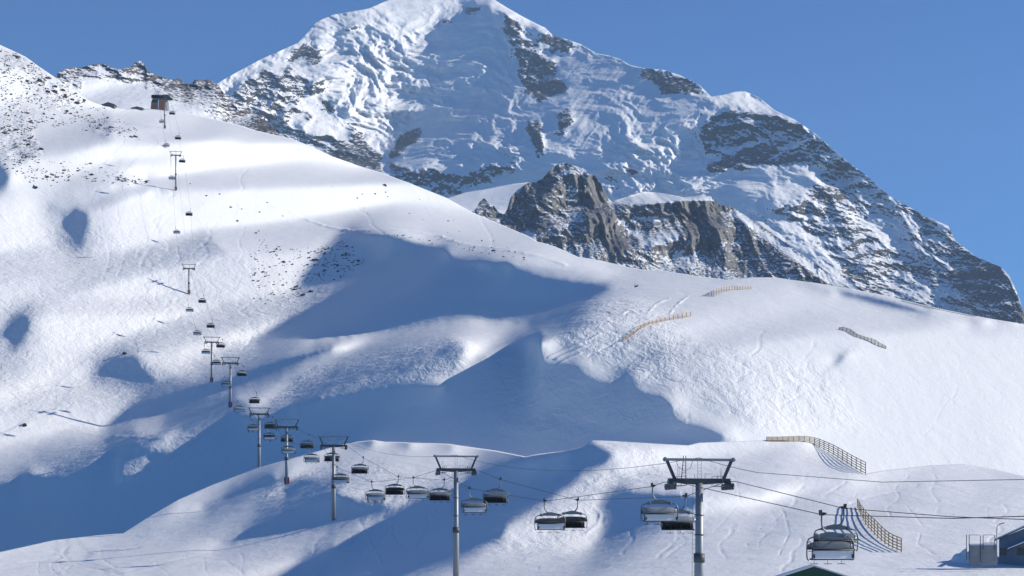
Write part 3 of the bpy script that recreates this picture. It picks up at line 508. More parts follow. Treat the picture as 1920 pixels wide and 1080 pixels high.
# ---------------------------------------------------------------- building blocks for things
def put(o,parent=None):
    scene.collection.objects.link(o)
    if parent is not None: o.parent=parent
    return o
def tag(o,label,cat,group=None):
    o['label']=label; o['category']=cat
    if group: o['group']=group
    return o
def thing(name,label,cat,loc=(0,0,0),rz=0,group=None):
    o=put(bpy.data.objects.new(name,None)); o.location=loc; o.rotation_euler=(0,0,rz); return tag(o,label,cat,group)
class MB:
    def __init__(s): s.bm=bmesh.new()
    def box(s,c,d,rot=None,bev=0):
        r=bmesh.ops.create_cube(s.bm,size=1); v=r['verts']
        bmesh.ops.scale(s.bm,vec=d,verts=v)
        if bev: 
            ed=list({e for x in v for e in x.link_edges}); rr=bmesh.ops.bevel(s.bm,geom=ed,offset=bev,segments=2,affect='EDGES',profile=.5); v=list({x for f in rr['faces'] for x in f.verts}|set(x for x in v if x.is_valid))
        if rot is not None: bmesh.ops.rotate(s.bm,cent=(0,0,0),matrix=rot,verts=v)
        bmesh.ops.translate(s.bm,vec=c,verts=v); return s
    def beam(s,a,b,w,h):
        a=Vector(a);b=Vector(b);d=b-a; q=d.to_track_quat('X','Z').to_matrix()
        return s.box((a+b)/2,(d.length,w,h),q)
    def tube(s,pts,r,n=8,cap=True):
        pts=[Vector(p) for p in pts]; rs=r if isinstance(r,(list,tuple)) else [r]*len(pts); rings=[]
        for k,p in enumerate(pts):
            t=(pts[min(k+1,len(pts)-1)]-pts[max(k-1,0)]).normalized(); q=t.to_track_quat('Z','Y')
            rings.append([s.bm.verts.new(p+q@Vector((rs[k]*math.cos(2*math.pi*i/n),rs[k]*math.sin(2*math.pi*i/n),0))) for i in range(n)])
        for a,b in zip(rings,rings[1:]):
            for i in range(n): s.bm.faces.new((a[i],a[(i+1)%n],b[(i+1)%n],b[i])).smooth=True
        if cap: s.bm.faces.new(rings[0][::-1]); s.bm.faces.new(rings[-1])
        return s
    def cyl(s,a,b,r,n=12): return s.tube([a,b],r,n)
    def shell(s,prof,x0,x1,nx,thick=.04,bow=0):
        """sheet swept along x from a (y,z) profile; bow rounds its ends"""
        g=[]
        for i in range(nx+1):
            f=i/nx; x=x0+(x1-x0)*f; k=1-bow*(abs(2*f-1)**4)
            g.append([s.bm.verts.new((x,y*k,prof[0][1]+(z-prof[0][1])*(1-(1-k)*.8))) for y,z in prof])
        fs=[]
        for a,b in zip(g,g[1:]):
            for j in range(len(prof)-1):
                f=s.bm.faces.new((a[j],a[j+1],b[j+1],b[j])); f.smooth=True; fs.append(f)
        bmesh.ops.solidify(s.bm,geom=fs,thickness=thick); return s
    def prism(s,poly,d,axis='y'):
        """polygon in x,z pushed along y by d (centred)"""
        a=[s.bm.verts.new((x,-d/2,z)) for x,z in poly]; b=[s.bm.verts.new((x,d/2,z)) for x,z in poly]
        s.bm.faces.new(a); s.bm.faces.new(b[::-1])
        for i in range(len(poly)): s.bm.faces.new((a[i],b[i],b[(i+1)%len(poly)],a[(i+1)%len(poly)]))
        return s
    def build(s,name,m,parent=None,loc=(0,0,0),rot=None):
        bmesh.ops.recalc_face_normals(s.bm,faces=s.bm.faces)
        me=bpy.data.meshes.new(name); s.bm.to_mesh(me); s.bm.free(); me.materials.append(m)
        o=put(bpy.data.objects.new(name,me),parent); o.location=loc
        if rot: o.rotation_euler=rot
        return o
def copy_tree(o,parent=None):
    c=o.copy(); put(c,parent)
    for ch in list(o.children): copy_tree(ch,c)
    return c
GALV=mat('galvanised_steel',(.27,.29,.31),.5,.25,.5,.12,2.5); DARKST=mat('dark_green_grey_steel',(.045,.058,.065),.5,.2,.5,.2,3); BLACK=mat('black_seat_cover',(.012,.012,.015),.7,0,.3,.2,4)
PANEL=mat('pale_grey_seat_back',(.74,.76,.78),.5,0,.4,.06,3); RIM=mat('dark_rim',(.03,.033,.037),.5,.2); FRAME=mat('grey_chair_frame',(.16,.18,.20),.45,.6,.5,.15,4)
BUBBLE=mat('grey_tinted_bubble',(.30,.33,.35),.18,0,.6,.08,1.5); ROPE=mat('steel_rope',(.09,.09,.095),.6,.3,.3,.3,8); RED=mat('red_padding',(.26,.035,.05),.7,0,.3,.2,4)
RUBBER=mat('rubber_lined_wheels',(.06,.065,.07),.6)
BAND=mat('dark_flange',(.08,.085,.095),.6,.3)
# ---------------------------------------------------------------- chair lift: one straight line in plan
X0=62.5; MM=(133-CX)/F; LANE=3.05; RZ=math.atan(-MM)
def line_y(px,lane=0): return F*(X0+lane*LANE)/(px-133.0)
def z_of(py,y): return (HY-py)/F*y
def line_pt(y,lane,z): return Vector((X0+lane*LANE+MM*y,y,z))
# pixel facts of the towers: column, upper beam row, crossarm row, foot row
TOW=[(1311,862,902,1150),(855,851,881,1092),(625.5,816,836,995),(537.5,783,801,910),(486,765,776.5,884),(432,667,681,752),(397,631,641.5,713),(354.3,494,503.5,558),(329.7,283,291,354),(309,179,186,237)]
TLAB=['nearest and tallest-looking grey lift tower beside the two largest hanging chairs at lower right',
 'second nearest grey lift tower, its pole crossing the big blue shadow at the bottom centre',
 'third nearest lift tower on the lit snow rib, dark band round its pole',
 'fourth lift tower, red padding at its foot on the lit near hill',
 'fifth lift tower with its foot hidden behind the lit near hill',
 'sixth lift tower, red padded foot on a lit snow wedge in blue shade',
 'seventh lift tower on the edge where lit snow meets the long shade band',
 'eighth lift tower on open lit slope throwing a long thin shadow leftwards',
 'ninth lift tower high on the slope just below a scatter of rocks',
 'topmost and smallest lift tower standing directly below the orange top station']
def crosshead_parts(root,zt,hb,near):
    """hb: gap between crossarm and upper beam"""
    f=MB(); f.box((0,0,zt+hb),(7.5,.28,.26)); 
    for s in (-1,1): f.box((s*3.55,0,zt+hb+.02),(.14,.5,.42))
    f.build('upper_beam',GALV,root)
    for s in (-1,1): MB().beam((s*2.55,0,zt+.2),(s*3.35,0,zt+hb-.13),.3,.26).build('strut',DARKST,root)
    MB().prism([(-3.2,.26),(3.2,.26),(3.2,-.12),(.7,-.34),(-.7,-.34),(-3.2,-.12)],.5).build('crossarm',DARKST,root,(0,0,zt))
    for s in (-1,1):
        sh=MB(); sh.box((0,0,0),(.16,3.4,.26)); sh.box((0,0,.24),(.5,.7,.34)); 
        for q in (-1.15,1.15): sh.box((0,q,-.16),(.3,1.0,.16))
        o=sh.build('sheave_assembly',DARKST,root,(s*2.98,0,zt-.38))
        w=MB()
        for q in (-1.5,-1.1,-.7,-.3,.3,.7,1.1,1.5): w.cyl((-.09,q,-.3),(.09,q,-.3),.2,14)
        w.build('wheel_row',RUBBER,o)
        c=MB(); c.box((-s*.75,0,-.12),(.75,3.3,.05)); 
        for q in (-1.6,0,1.6): c.cyl((-s*1.1,q,-.12),(-s*1.1,q,.85),.025,6)
        c.cyl((-s*1.1,-1.6,.85),(-s*1.1,1.6,.85),.025,6); c.cyl((-s*1.1,-1.6,.4),(-s*1.1,1.6,.4),.02,6)
        c.build('catwalk',DARKST,o)
    for s in (-1,1):
        h=MB(); x0,x1=(.55,1.9) if s>0 else (-1.9,-.55)
        h.tube([(x0,-.2,zt+.3),(x0,-.2,zt+.72),(x1,-.2,zt+.72),(x1,-.2,zt+.3)],.03,6)
        h.tube([(s*2.15,-.2,zt+.26),(s*2.15,-.2,zt+1.35),(s*2.3,-.2,zt+1.35),(s*2.3,-.2,zt+.26)],.02,6)
        h.build('handrail',GALV,root)
    l=MB()
    for s in (-.2,.2): l.cyl((s,-.1,zt+.2),(s,-.1,zt+hb-.1),.02,6)
    for k in range(5): l.cyl((-.2,-.1,zt+.4+k*.3),(.2,-.1,zt+.4+k*.3),.015,6)
    l.build('top_ladder',GALV,root)
tow_pts=[]
for k,(px,pb,pa,pf) in enumerate(TOW):
    y=line_y(px); zt=z_of(pa,y); zb=z_of(pf,y); gz=ground_z(LN if k<4 else LF,px,y); zb=(gz if gz is not None and abs(gz-zb)<12 else zb)-.6; hb=max(1.7,min(2.2,(pa-pb)/F*y)); H=zt-zb
    base=Vector((X0+MM*y,y,zb)); root=thing('lift_tower',TLAB[k],'lift tower',base,RZ,'chairlift towers up the slope')
    tow_pts.append((y,zt-.08,zt+hb+.3))
    r0,r1=.46,.33
    p=MB(); hs=min(H*.45,H-8) if H>10 else H*.4
    p.tube([(0,0,0),(0,0,hs-.4),(0,0,hs+.6),(0,0,H-.2)],[.5,.49,.40,.37],20); p.build('pole',GALV,root)
    for zz,rr,hh in ((hs-.1,.56,.9),(hs+2.6,.47,.12),(H*.75,.45,.1)): MB().cyl((0,0,zz),(0,0,zz+hh),rr,20).build('flange',BAND,root)
    crosshead_parts(root,H,hb,k<3)
    l=MB()
    for s in (-.19,.19): l.cyl((s-.62,-.12,1.5),(s-.5,-.12,H-.4),.02,6)
    n=int((H-2)/.45)
    for i in range(n): f=i/n; l.cyl((-.81+.12*f,-.12,1.6+(H-2)*f),(-.43+.12*f,-.12,1.6+(H-2)*f),.014,5)
    l.build('ladder',GALV,root)
    if k in (3,5,6,7,8,9):
        for s in (-1,1): MB().box((s*.53,0,1.7),(.36,.9,2.0),None,.08).build('foot_padding',RED if k in (3,5,7) else BAND,root)
    if k==0:
        m=MB()
        for s in (-.25,.2): m.beam((-1.6+s,0,zt*0+H+.2),(-1.5+s*.5,0,H+hb+.4),.06,.06)
        for i in range(5): m.cyl((-1.82+.02*i,0,H+.5+i*.35),(-1.3-.02*i,0,H+.5+i*.35),.018,6)
        m.build('side_mast',DARKST,root)
        m=MB(); m.tube([(-2.4,0,H+hb-.15),(-2.2,0,H+hb-.7),(-1.5,0,H+hb-1.15),(-.9,0,H+hb-.8),(-.7,0,H+hb-.15)],.025,6); m.build('cable_loop',ROPE,root)
# ---------------------------------------------------------------- chairs
def make_chair():
    root=put(bpy.data.objects.new('chairlift_chair',None)); cx=.72
    g=MB(); g.box((0,0,.06),(.22,.85,.26),None,.05); g.box((0,.3,.28),(.1,.5,.2)); g.box((.0,-.42,.1),(.42,.12,.12)); g.build('grip',RIM,root)
    MB().tube([(0,0,0),(-.03,0,-.45),(.0,0,-.85),(.12,0,-1.15),(.34,0,-1.38),(.6,0,-1.5),(cx,0,-1.56)],[.075]*7,10).build('hanger_arm',FRAME,root)
    c=MB(); c.prism([(-1.45,-.1),(-.75,.14),(-.2,.26),(.2,.26),(.75,.14),(1.45,-.1),(1.45,-.2),(-1.45,-.2)],.14); c.build('carrier_beam',FRAME,root,(cx,0,-1.62))
    for s in (-1,1): MB().box((s*1.12,0,-.06),(.3,.34,.34),None,.06).build('damper_block',FRAME,root,(cx,0,-1.66))
    for s in (-1,1):
        MB().tube([(s*1.1,0,-1.8),(s*1.55,0,-1.8),(s*1.82,0,-1.92),(s*1.96,0,-2.2),(s*1.98,.02,-2.6),(s*1.98,.02,-3.2),(s*1.94,.05,-3.5),(s*1.8,.1,-3.62)],.055,8).build('side_hoop',FRAME,root,(cx,0,0))
    b=MB(); b.shell([(-.62,-2.78),(-.62,-2.55),(-.5,-2.3),(-.25,-2.14),(.1,-2.1),(.45,-2.2),(.72,-2.45),(.82,-2.72)],-1.78,1.78,18,.035,.35); b.build('bubble_cover',BUBBLE,root,(cx,0,0))
    r=MB(); r.tube([(-1.72,-.63,-2.8),(1.72,-.63,-2.8)],.055,8); r.tube([(-1.7,.82,-2.75),(1.7,.82,-2.75)],.03,8); 
    for s in (-1,1): r.tube([(s*1.72,-.6,-2.8),(s*1.76,-.5,-2.35),(s*1.76,-.1,-2.12),(s*1.76,.5,-2.25),(s*1.7,.82,-2.75)],.03,6)
    r.build('bubble_rim',RIM,root,(cx,0,0))
    p=MB(); p.box((0,0,0),(3.42,.06,.66),Matrix.Rotation(R(-8),3,'X'),.02); p.build('back_panel',PANEL,root,(cx,-.55,-3.17))
    q=MB()
    for s in (-1,1): q.tube([(s*1.76,-.6,-2.82),(s*1.76,-.52,-3.52)],.05,6)
    q.tube([(-1.76,-.5,-3.55),(1.76,-.5,-3.55)],.05,6)
    for s in (-1,1): q.box((s*1.62,-.62,-3.3),(.14,.05,.3))
    q.build('back_frame',RIM,root,(cx,0,0))
    for i in range(6):
        x=(i-2.5)*.57
        s=MB(); s.box((x,-.44,-3.13),(.565,.14,.76),Matrix.Rotation(R(-8),3,'X'),.05); s.box((x,-.1,-3.52),(.565,.66,.13),None,.05); s.build('seat',BLACK,root,(cx,0,0))
    f=MB()
    for x in (-1.15,0,1.15): f.tube([(x,.42,-2.9),(x,.62,-3.4),(x,.55,-3.86)],.028,6); f.box((x,.55,-3.9),(.62,.12,.05))
    f.tube([(-1.7,.42,-2.9),(1.7,.42,-2.9)],.028,6); f.build('restraint_bar',RIM,root,(cx,0,0))
    return root
TN=['','nearest','second nearest','third','fourth','fifth','sixth','seventh','eighth','ninth','topmost']
# (grip column, grip row, lane, label); lane -1 goes up and shows its back, lane 1 comes down and shows its dark seats
CH=[(1541,965,-1,'largest chair, pale back panel, hanging in front of a dark chair above the green roof'),
 (1582,953,1,'large dark-seated chair half hidden behind the largest chair above the green roof'),
 (1224,912,-1,'large pale-backed chair hanging just left of the nearest lift tower'),
 (1285,931,1,'dark-seated chair partly hidden behind the pole of the nearest lift tower'),
 (1021,940,-1,'pale-backed chair overlapping a dark chair midway between the two nearest towers'),
 (1083,938,1,'dark-seated chair half behind a pale one midway between the two nearest towers'),
 (880,916,-1,'pale-backed chair hanging just right of the second nearest tower pole'),
 (938,899,1,'dark-seated chair over the big blue shadow, second chair right of the second nearest tower'),
 (775,896,-1,'empty pale-backed chair in the tight row left of the second nearest tower'),
 (833,900,1,'dark-seated chair touching the left side of the second nearest tower pole'),
 (697,904,-1,'pale-backed chair with skiers\' legs and skis hanging below its seat'),
 (747,894,1,'dark-seated chair between the ridden chair and an empty pale-backed one'),
 (681,858,1,'dark-seated chair alone above lit snow to the right of the third tower'),
 (632,876,-1,'pale-backed chair hanging in front of the third tower pole'),
 (628,838,1,'dark-seated chair just below the crossarm and behind the pole of the third tower'),
 (579,840,-1,'pale-backed chair against lit snow between the third and fourth towers'),
 (581,816,1,'dark-seated chair at crossarm height left of the third tower'),
 (536,826,-1,'pale-backed chair across the pole of the fourth tower'),
 (543,806,1,'dark-seated chair right under the crossarm of the fourth tower, behind its pole'),
 (501,802,-1,'pale-backed chair in the blue shade between the fourth and fifth tower poles'),
 (511,783,1,'dark-seated chair touching the left end of the fourth tower\'s crossarm'),
 (471,787,-1,'pale-backed chair touching the left side of the fifth tower pole'),
 (445,753,-1,'pale-backed chair at the left end of the fifth tower\'s upper beam'),
 (481,737,1,'dark-seated chair just above the upper beam of the fifth tower'),
 (457,687,1,'dark-seated chair right of the sixth tower pole against the long shade band'),
 (421,707,-1,'pale-backed chair left of and touching the sixth tower pole'),
 (402,668,-1,'pale-backed chair behind the seventh tower\'s pole near its middle'),
 (383,648,-1,'pale-backed chair left of the seventh tower pole below its crossarm'),
 (417,636,1,'dark-seated chair right of the seventh tower pole just below its crossarm'),
 (367,614,-1,'pale-backed chair at the left end of the seventh tower\'s upper beam'),
 (398,600,1,'dark-seated chair above the upper beam of the seventh tower'),
 (353,571,-1,'pale-backed chair just below the foot of the eighth tower'),
 (382,554,1,'dark-seated chair right of the eighth tower\'s foot'),
 (340,519,-1,'pale-backed chair left of the eighth tower pole under its crossarm'),
 (329,426,-1,'pale-backed chair on open slope, first one above the eighth tower'),
 (357,392,1,'dark-seated chair on open slope midway between the eighth and ninth towers'),
 (320,325,-1,'pale-backed chair left of the ninth tower pole'),
 (344,293,1,'dark-seated chair under the right end of the ninth tower\'s crossarm'),
 (310,264,-1,'pale-backed chair just above the left end of the ninth tower\'s crossarm'),
 (336,250,1,'dark-seated chair on open slope midway between the two topmost towers'),
 (302,220,-1,'pale-backed chair left of the topmost tower\'s foot'),
 (325,204,1,'dark-seated chair right of the topmost tower below the station')]
proto=make_chair(); grips={-1:[],1:[]}
for k,(px,py,lane,lab) in enumerate(CH):
    y=line_y(px,lane); z=z_of(py,y); o=proto if k==0 else copy_tree(proto)
    o.location=line_pt(y,lane,z); o.rotation_euler=(0,0,RZ+(0 if lane<0 else math.pi)); tag(o,lab,'chairlift chair','chairs hanging on the lift rope')
    grips[lane].append((y,z,o))
# ---------------------------------------------------------------- ropes
def sag(a,b,s,n=10): return [Vector(a).lerp(Vector(b),i/n)-Vector((0,0,4*s*(i/n)*(1-i/n))) for i in range(n+1)]
rp=MB()
for lane,fr in ((-1,[(2500,960),(2200,966),(1920,968),(1785,972)]),(1,[(2500,985),(2200,980),(1920,974),(1785,969)])):
    q=[(line_y(px,lane),z_of(py,line_y(px,lane))) for px,py in fr]+[(y,z) for y,z,_ in grips[lane]]+[(t[0]+d,t[1]) for t in tow_pts for d in (-1.6,1.6)]
    q.append((1400,z_of(188,1400)+1)); q.sort(); q=[q[0]]+[b for a,b in zip(q,q[1:]) if b[0]-a[0]>.5]
    rp.tube([line_pt(y,lane,z) for y,z in q],.035,6)
o=rp.build('haul_rope',ROPE); tag(o,'dark steel haul rope carrying all the chairs up and down the slope','rope')
cc=MB(); pts=[]
cp=[(line_y(px),z_of(py,line_y(px))) for px,py in ((2500,880),(2200,890),(1920,899),(1654,904),(1420,886))]
for y,z in cp: pts.append(line_pt(y,0,z))
prev=None
for k,(y,za,zu) in enumerate(tow_pts):
    p=line_pt(y,0,zu-.1)
    if prev is None: pts+=sag(pts[-1],p,.1,4)[1:]
    else: pts+=sag(prev,p,1.9 if k<3 else 2.2,10)[1:]
    prev=p
cc.tube(pts,.026,6); o=cc.build('signal_cable',ROPE); tag(o,'thin cable strung along the tops of the lift towers','cable')
# ---------------------------------------------------------------- skiers riding up
JACK=[mat('dark_blue_ski_clothes',(.03,.04,.09),.8),mat('black_ski_clothes',(.015,.015,.018),.8),mat('dark_red_ski_clothes',(.12,.02,.03),.8)]
SKIM=mat('ski',(.05,.05,.06),.4); HELM=mat('helmet',(.05,.05,.055),.4); SKIN=mat('skin',(.5,.33,.25),.6); BOOT=mat('ski_boot',(.03,.03,.035),.5)
def skier(label,loc,rz,m):
    bm=bmesh.new(); sk=bm.verts.layers.skin.verify()
    J={'pel':(0,0,.12,.17),'waist':(0,-.02,.32,.16),'chest':(0,-.02,.55,.18),'neck':(0,0,.72,.065),'head':(0,.03,.86,.11),'top':(0,.03,.97,.07)}
    for s,n in ((-1,'l'),(1,'r')):
        J['hip'+n]=(s*.1,.05,.1,.11);J['knee'+n]=(s*.13,.47,.1,.075);J['ank'+n]=(s*.13,.5,-.36,.055);J['toe'+n]=(s*.13,.66,-.44,.045)
        J['sh'+n]=(s*.19,-.01,.64,.075);J['elb'+n]=(s*.26,.12,.38,.055);J['wri'+n]=(s*.18,.36,.3,.042);J['han'+n]=(s*.15,.44,.3,.04)
    E=[('pel','waist'),('waist','chest'),('chest','neck'),('neck','head'),('head','top')]
    for n in 'lr': E+=[('pel','hip'+n),('hip'+n,'knee'+n),('knee'+n,'ank'+n),('ank'+n,'toe'+n),('chest','sh'+n),('sh'+n,'elb'+n),('elb'+n,'wri'+n),('wri'+n,'han'+n)]
    V={}
    for k,(x,y,z,r) in J.items(): v=bm.verts.new((x,y,z)); v[sk].radius=(r,r); v[sk].use_root=(k=='pel'); V[k]=v
    for a,b in E: bm.edges.new((V[a],V[b]))
    me=bpy.data.meshes.new('person'); bm.to_mesh(me); bm.free(); o=put(bpy.data.objects.new('person',me)); me.materials.append(m)
    md=o.modifiers.new('s','SKIN'); md.use_smooth_shade=True; o.modifiers.new('u','SUBSURF').render_levels=2
    o.location=loc; o.rotation_euler=(0,0,rz); tag(o,label,'person','skiers riding up the lift')
    h=MB(); bmesh.ops.create_uvsphere(h.bm,u_segments=14,v_segments=10,radius=.135); h.build('helmet',HELM,o,(0,.01,.93))
    for s in (-.13,.13):
        MB().box((0,0,0),(.12,.3,.16),None,.04).build('boot',BOOT,o,(s,.58,-.43))
        MB().tube([(0,-.75,0),(0,.6,0),(0,.8,.03),(0,.92,.12)],.05,6).build('ski',SKIM,o,(s,.6,-.55),(R(-14),0,0))
def ride(idx,seats):
    y,z,o=None,None,None
    px,py,lane,lab=CH[idx]
    for yy,zz,oo in grips[lane]:
        if oo.get('label')==lab: y,z,o=yy,zz,oo
    mw=Matrix.Translation(o.location)@Matrix.Rotation(RZ,4,'Z')
    for i,lb,m in seats:
        skier(lb,mw@Vector((.72+(i-2.5)*.57,-.12,-3.5)),RZ,m)
ride(10,[(0,'leftmost seated skier on the ridden chair left of the second tower',JACK[1]),(2,'middle skier on the ridden chair left of the second tower',JACK[0]),(3,'skier right of the middle one on the chair left of the second tower',JACK[1]),(5,'rightmost seated skier on the ridden chair left of the second tower',JACK[1])])
ride(21,[(0,'skier in dark clothes at the left end of the chair beside the fifth tower',JACK[1]),(2,'skier in dark clothes in the middle of the chair beside the fifth tower',JACK[0])])
ride(19,[(3,'lone skier in dark clothes on the chair between the fourth and fifth tower poles',JACK[1])])
# ---------------------------------------------------------------- snow fences
WOODY=mat('pale_yellow_timber',(.50,.34,.16),.8,0,.2,.25,4,.01); WOODG=mat('weathered_brown_timber',(.31,.235,.14),.85,0,.2,.3,4,.01)
def along(pts,n):
    P=np.array(pts,float); d=np.concatenate([[0],np.cumsum(np.hypot(np.diff(P[:,0]),np.diff(P[:,1])))]); t=np.linspace(0,d[-1],n)
    return [tuple(np.interp(v,d,P[:,c]) for c in range(P.shape[1])) for v in t]
def fence(label,ly,pts,n,rails,m,pr=.09,dy=0,gap=(.12,.95),hmin=.5,bw=.16,lean=0):
    q=[]
    for px,py,h in along(pts,n):
        p=on(ly,px,py+dy); q.append((p,h/F*p.y))
    root=thing('snow_fence',label,'fence',q[0][0],0,'timber snow fences')
    o=q[0][0]
    for p,h in q:
        b=p-o; MB().beam(b-Vector((0,0,.8)),b+Vector((lean,0,h)),pr*1.6,pr*1.6).build('post',m,root)
    for k in range(rails):
        f=gap[0]+(gap[1]-gap[0])*k/(rails-1); r=MB()
        for (p,h),(p2,h2) in zip(q,q[1:]):
            a=p-o+Vector((lean*f,-pr*1.3,h*f)); b=p2-o+Vector((lean*f,-pr*1.3,h2*f)); r.beam(a,b,.04,bw)
        r.build('rail',m,root)
    return root
fence('long brown timber snow fence curving down the hill crest above the nearest tower\'s right',LN,[(1437.5,826.5,8.5),(1458,827,9),(1498,826.5,10),(1518,829,12),(1534.6,837,16),(1560.6,851,19.5),(1579,862.5,21),(1600,876,22.5),(1623,889,24)],21,5,WOODG,dy=1.0)
fence('yellow-brown timber snow fence with striped shadow beside it, right of the largest chair',LN,[(1608,952,17),(1614,968,22),(1626,988,27),(1641,1005,31),(1654,1016,29),(1670,1027.5,27),(1690,1035.5,27)],15,5,WOODY)
fence('pale yellow snow fence in the middle of the far slope, curving down left',LF,[(1168,641,3),(1180,633,6),(1193,623,7),(1207,613,6),(1220,607,6),(1243,601,7),(1260,599,9),(1277,597,10),(1295,593,9)],18,3,WOODY,.14,bw=.16)
fence('pale yellow snow fence just under the skyline of the right-hand hill',LF,[(1324,553,2),(1337,557,13),(1348,552,11),(1360,547,10),(1373,543.5,8),(1390,543,6),(1408,542,5)],18,4,WOODY,.12,bw=.12)
fence('short wavy grey-brown snow fence alone on the bright right-hand slope',LF,[(1573,618,4),(1580,619,6),(1593,622,6),(1607,632,6),(1623,638,6),(1638,644,9),(1648,650,8),(1661,654,5)],14,4,WOODG,.12,bw=.18)
fence('low brown netting fence along the skyline of the right-hand hill below the mountain',LF,[(1690,564.5,3),(1738,575.5,3),(1790,586.5,3),(1830,594,3)],40,2,WOODG,.07,bw=.12)
# ---------------------------------------------------------------- red slalom marker
p=on(LF,1190,541); root=thing('piste_marker','small red piste marker on the shoulder of the far hill','marker',p); MB().tube([(0,0,-.5),(0,0,2.4)],.06,6).build('pole',RED,root); MB().prism([(0,1.2),(1.6,1.5),(1.6,.9),(0,.4)],.05).build('panel',RED,root)
# ---------------------------------------------------------------- top station and huts
GREEN=mat('dark_green_metal',(.02,.045,.04),.5,.1,.4,.15,2); ORANGE=mat('orange_wood_panels',(.42,.13,.04),.7,0,.3,.2,2); GREYW=mat('grey_wall_panels',(.16,.17,.18),.6,0,.3,.15,1); GLASS=mat('dark_window_glass',(.03,.035,.045),.1,0,.6)
WHITE=mat('white_trim',(.7,.71,.72),.6); SNOWM=mat('roof_snow',(.83,.85,.88),.8,0,.1,.03,1)
def top_station():
    y=on(LF,300,206).y+6; s=y/F; P=Vector(((300-CX)*s,y,z_of(205,y))); root=thing('top_station','top lift station with orange panels and dark rounded roof on the left skyline','lift station',P,R(-4))
    W=12.5; b=MB(); b.prism([(-6.2,-2),(5.8,-2),(5.6,5.5),(4.6,8.6),(2.5,10),(-2.0,10),(-4.2,8.2),(-5.6,4.8)],8); b.build('wall',GREYW,root)
    for x in (-4.3,-1.9): MB().box((x,-4.06,1.8),(2.0,.12,2.2)).build('orange_panel',ORANGE,root)
    MB().box((2.7,-4.08,2.6),(2.6,.14,6.6)).build('orange_panel',ORANGE,root)
    MB().box((-.1,-4.1,2.6),(.7,.16,7)).build('pillar',WHITE,root)
    w=MB(); 
    for i in range(4): w.box((-4.2+i*1.15,-4.07,5.2),(.95,.12,1.9))
    w.build('window',GLASS,root)
    r=MB(); r.shell([(-4.6,7.3),(-4.6,9.2),(-3.2,10.2),(3.2,10.2),(4.6,9.2),(4.6,8.4)],-5.4,6.4,6,.3,0); r.build('roof',GREEN,root)
    MB().box((7.6,-1,7.4),(4.2,5,1.1),None,.2).build('launch_canopy',GREEN,root)
    q=MB()
    for i in range(5): q.cyl((-3.4+i*1.6,-3.4,10.2),(-3.4+i*1.6,-3.4,12.2),.06,6)
    q.tube([(-3.4,-3.4,12.2),(3,-3.4,12.2)],.07,6); q.tube([(-3.4,-3.4,11.3),(3,-3.4,11.3)],.05,6); q.build('roof_railing',GALV,root)
top_station()
def hut(name,label,px,py,w,h,d,m,rm,y,rz=0,sink=2):
    s=y/F; P=Vector(((px-CX)*s,y,z_of(py,y))); root=thing(name,label,'hut',P,rz)
    MB().prism([(-w/2,-sink),(w/2,-sink),(w/2,h*.55),(0,h),(-w/2,h*.55)],d).build('wall',m,root)
    r=MB()
    for s_ in (-1,1): r.beam((s_*w*.58,0,h*.50),(0,0,h+.06),d+.8,.18)
    r.build('roof',rm,root); MB().box((0,-d/2-.03,h*.1),(w*.18,.06,h*.5)).build('door',GLASS,root)
    return root
hut('hut','grey-green hut with low gable roof on the left skyline, left of the top station',205,203,8.5,3.4,7,mat('grey_green_boards',(.10,.13,.125),.8,0,.3,.15,2),mat('dark_roof',(.05,.06,.06),.6),on(LF,205,203).y+8)
hut('hut','dark roof just showing above the snow beside the top station',258,207,8,2.2,5,GREYW,mat('black_roof',(.03,.03,.035),.6),on(LF,258,207).y+8)
# ---------------------------------------------------------------- green-roofed lift hall at the bottom edge
def green_hall():
    y=150; s=y/F; P=Vector(((1526-CX)*s,y,-11)); root=thing('lift_hall','dark green gable with white snowy verge rising at the bottom edge below the largest chair','building',P,R(-1))
    top=z_of(1060,y)+11; w=4.6
    MB().prism([(-w,-1),(w,-1),(w,top-1.45),(0,top-.1),(-w,top-1.45)],.3).build('gable_wall',mat('dark_green_cladding',(.012,.065,.035),.5,0,.4,.15,1.2),root)
    r=MB()
    for q in (-1,1): r.beam((q*(w+.3),.9,top-1.6),(0,.9,top-.04),2,.14)
    r.build('roof',SNOWM,root)
    v=MB()
    for q in (-1,1): v.beam((q*(w+.3),-.2,top-1.60),(0,-.2,top-.02),.16,.11)
    v.build('verge_trim',WHITE,root)
green_hall()
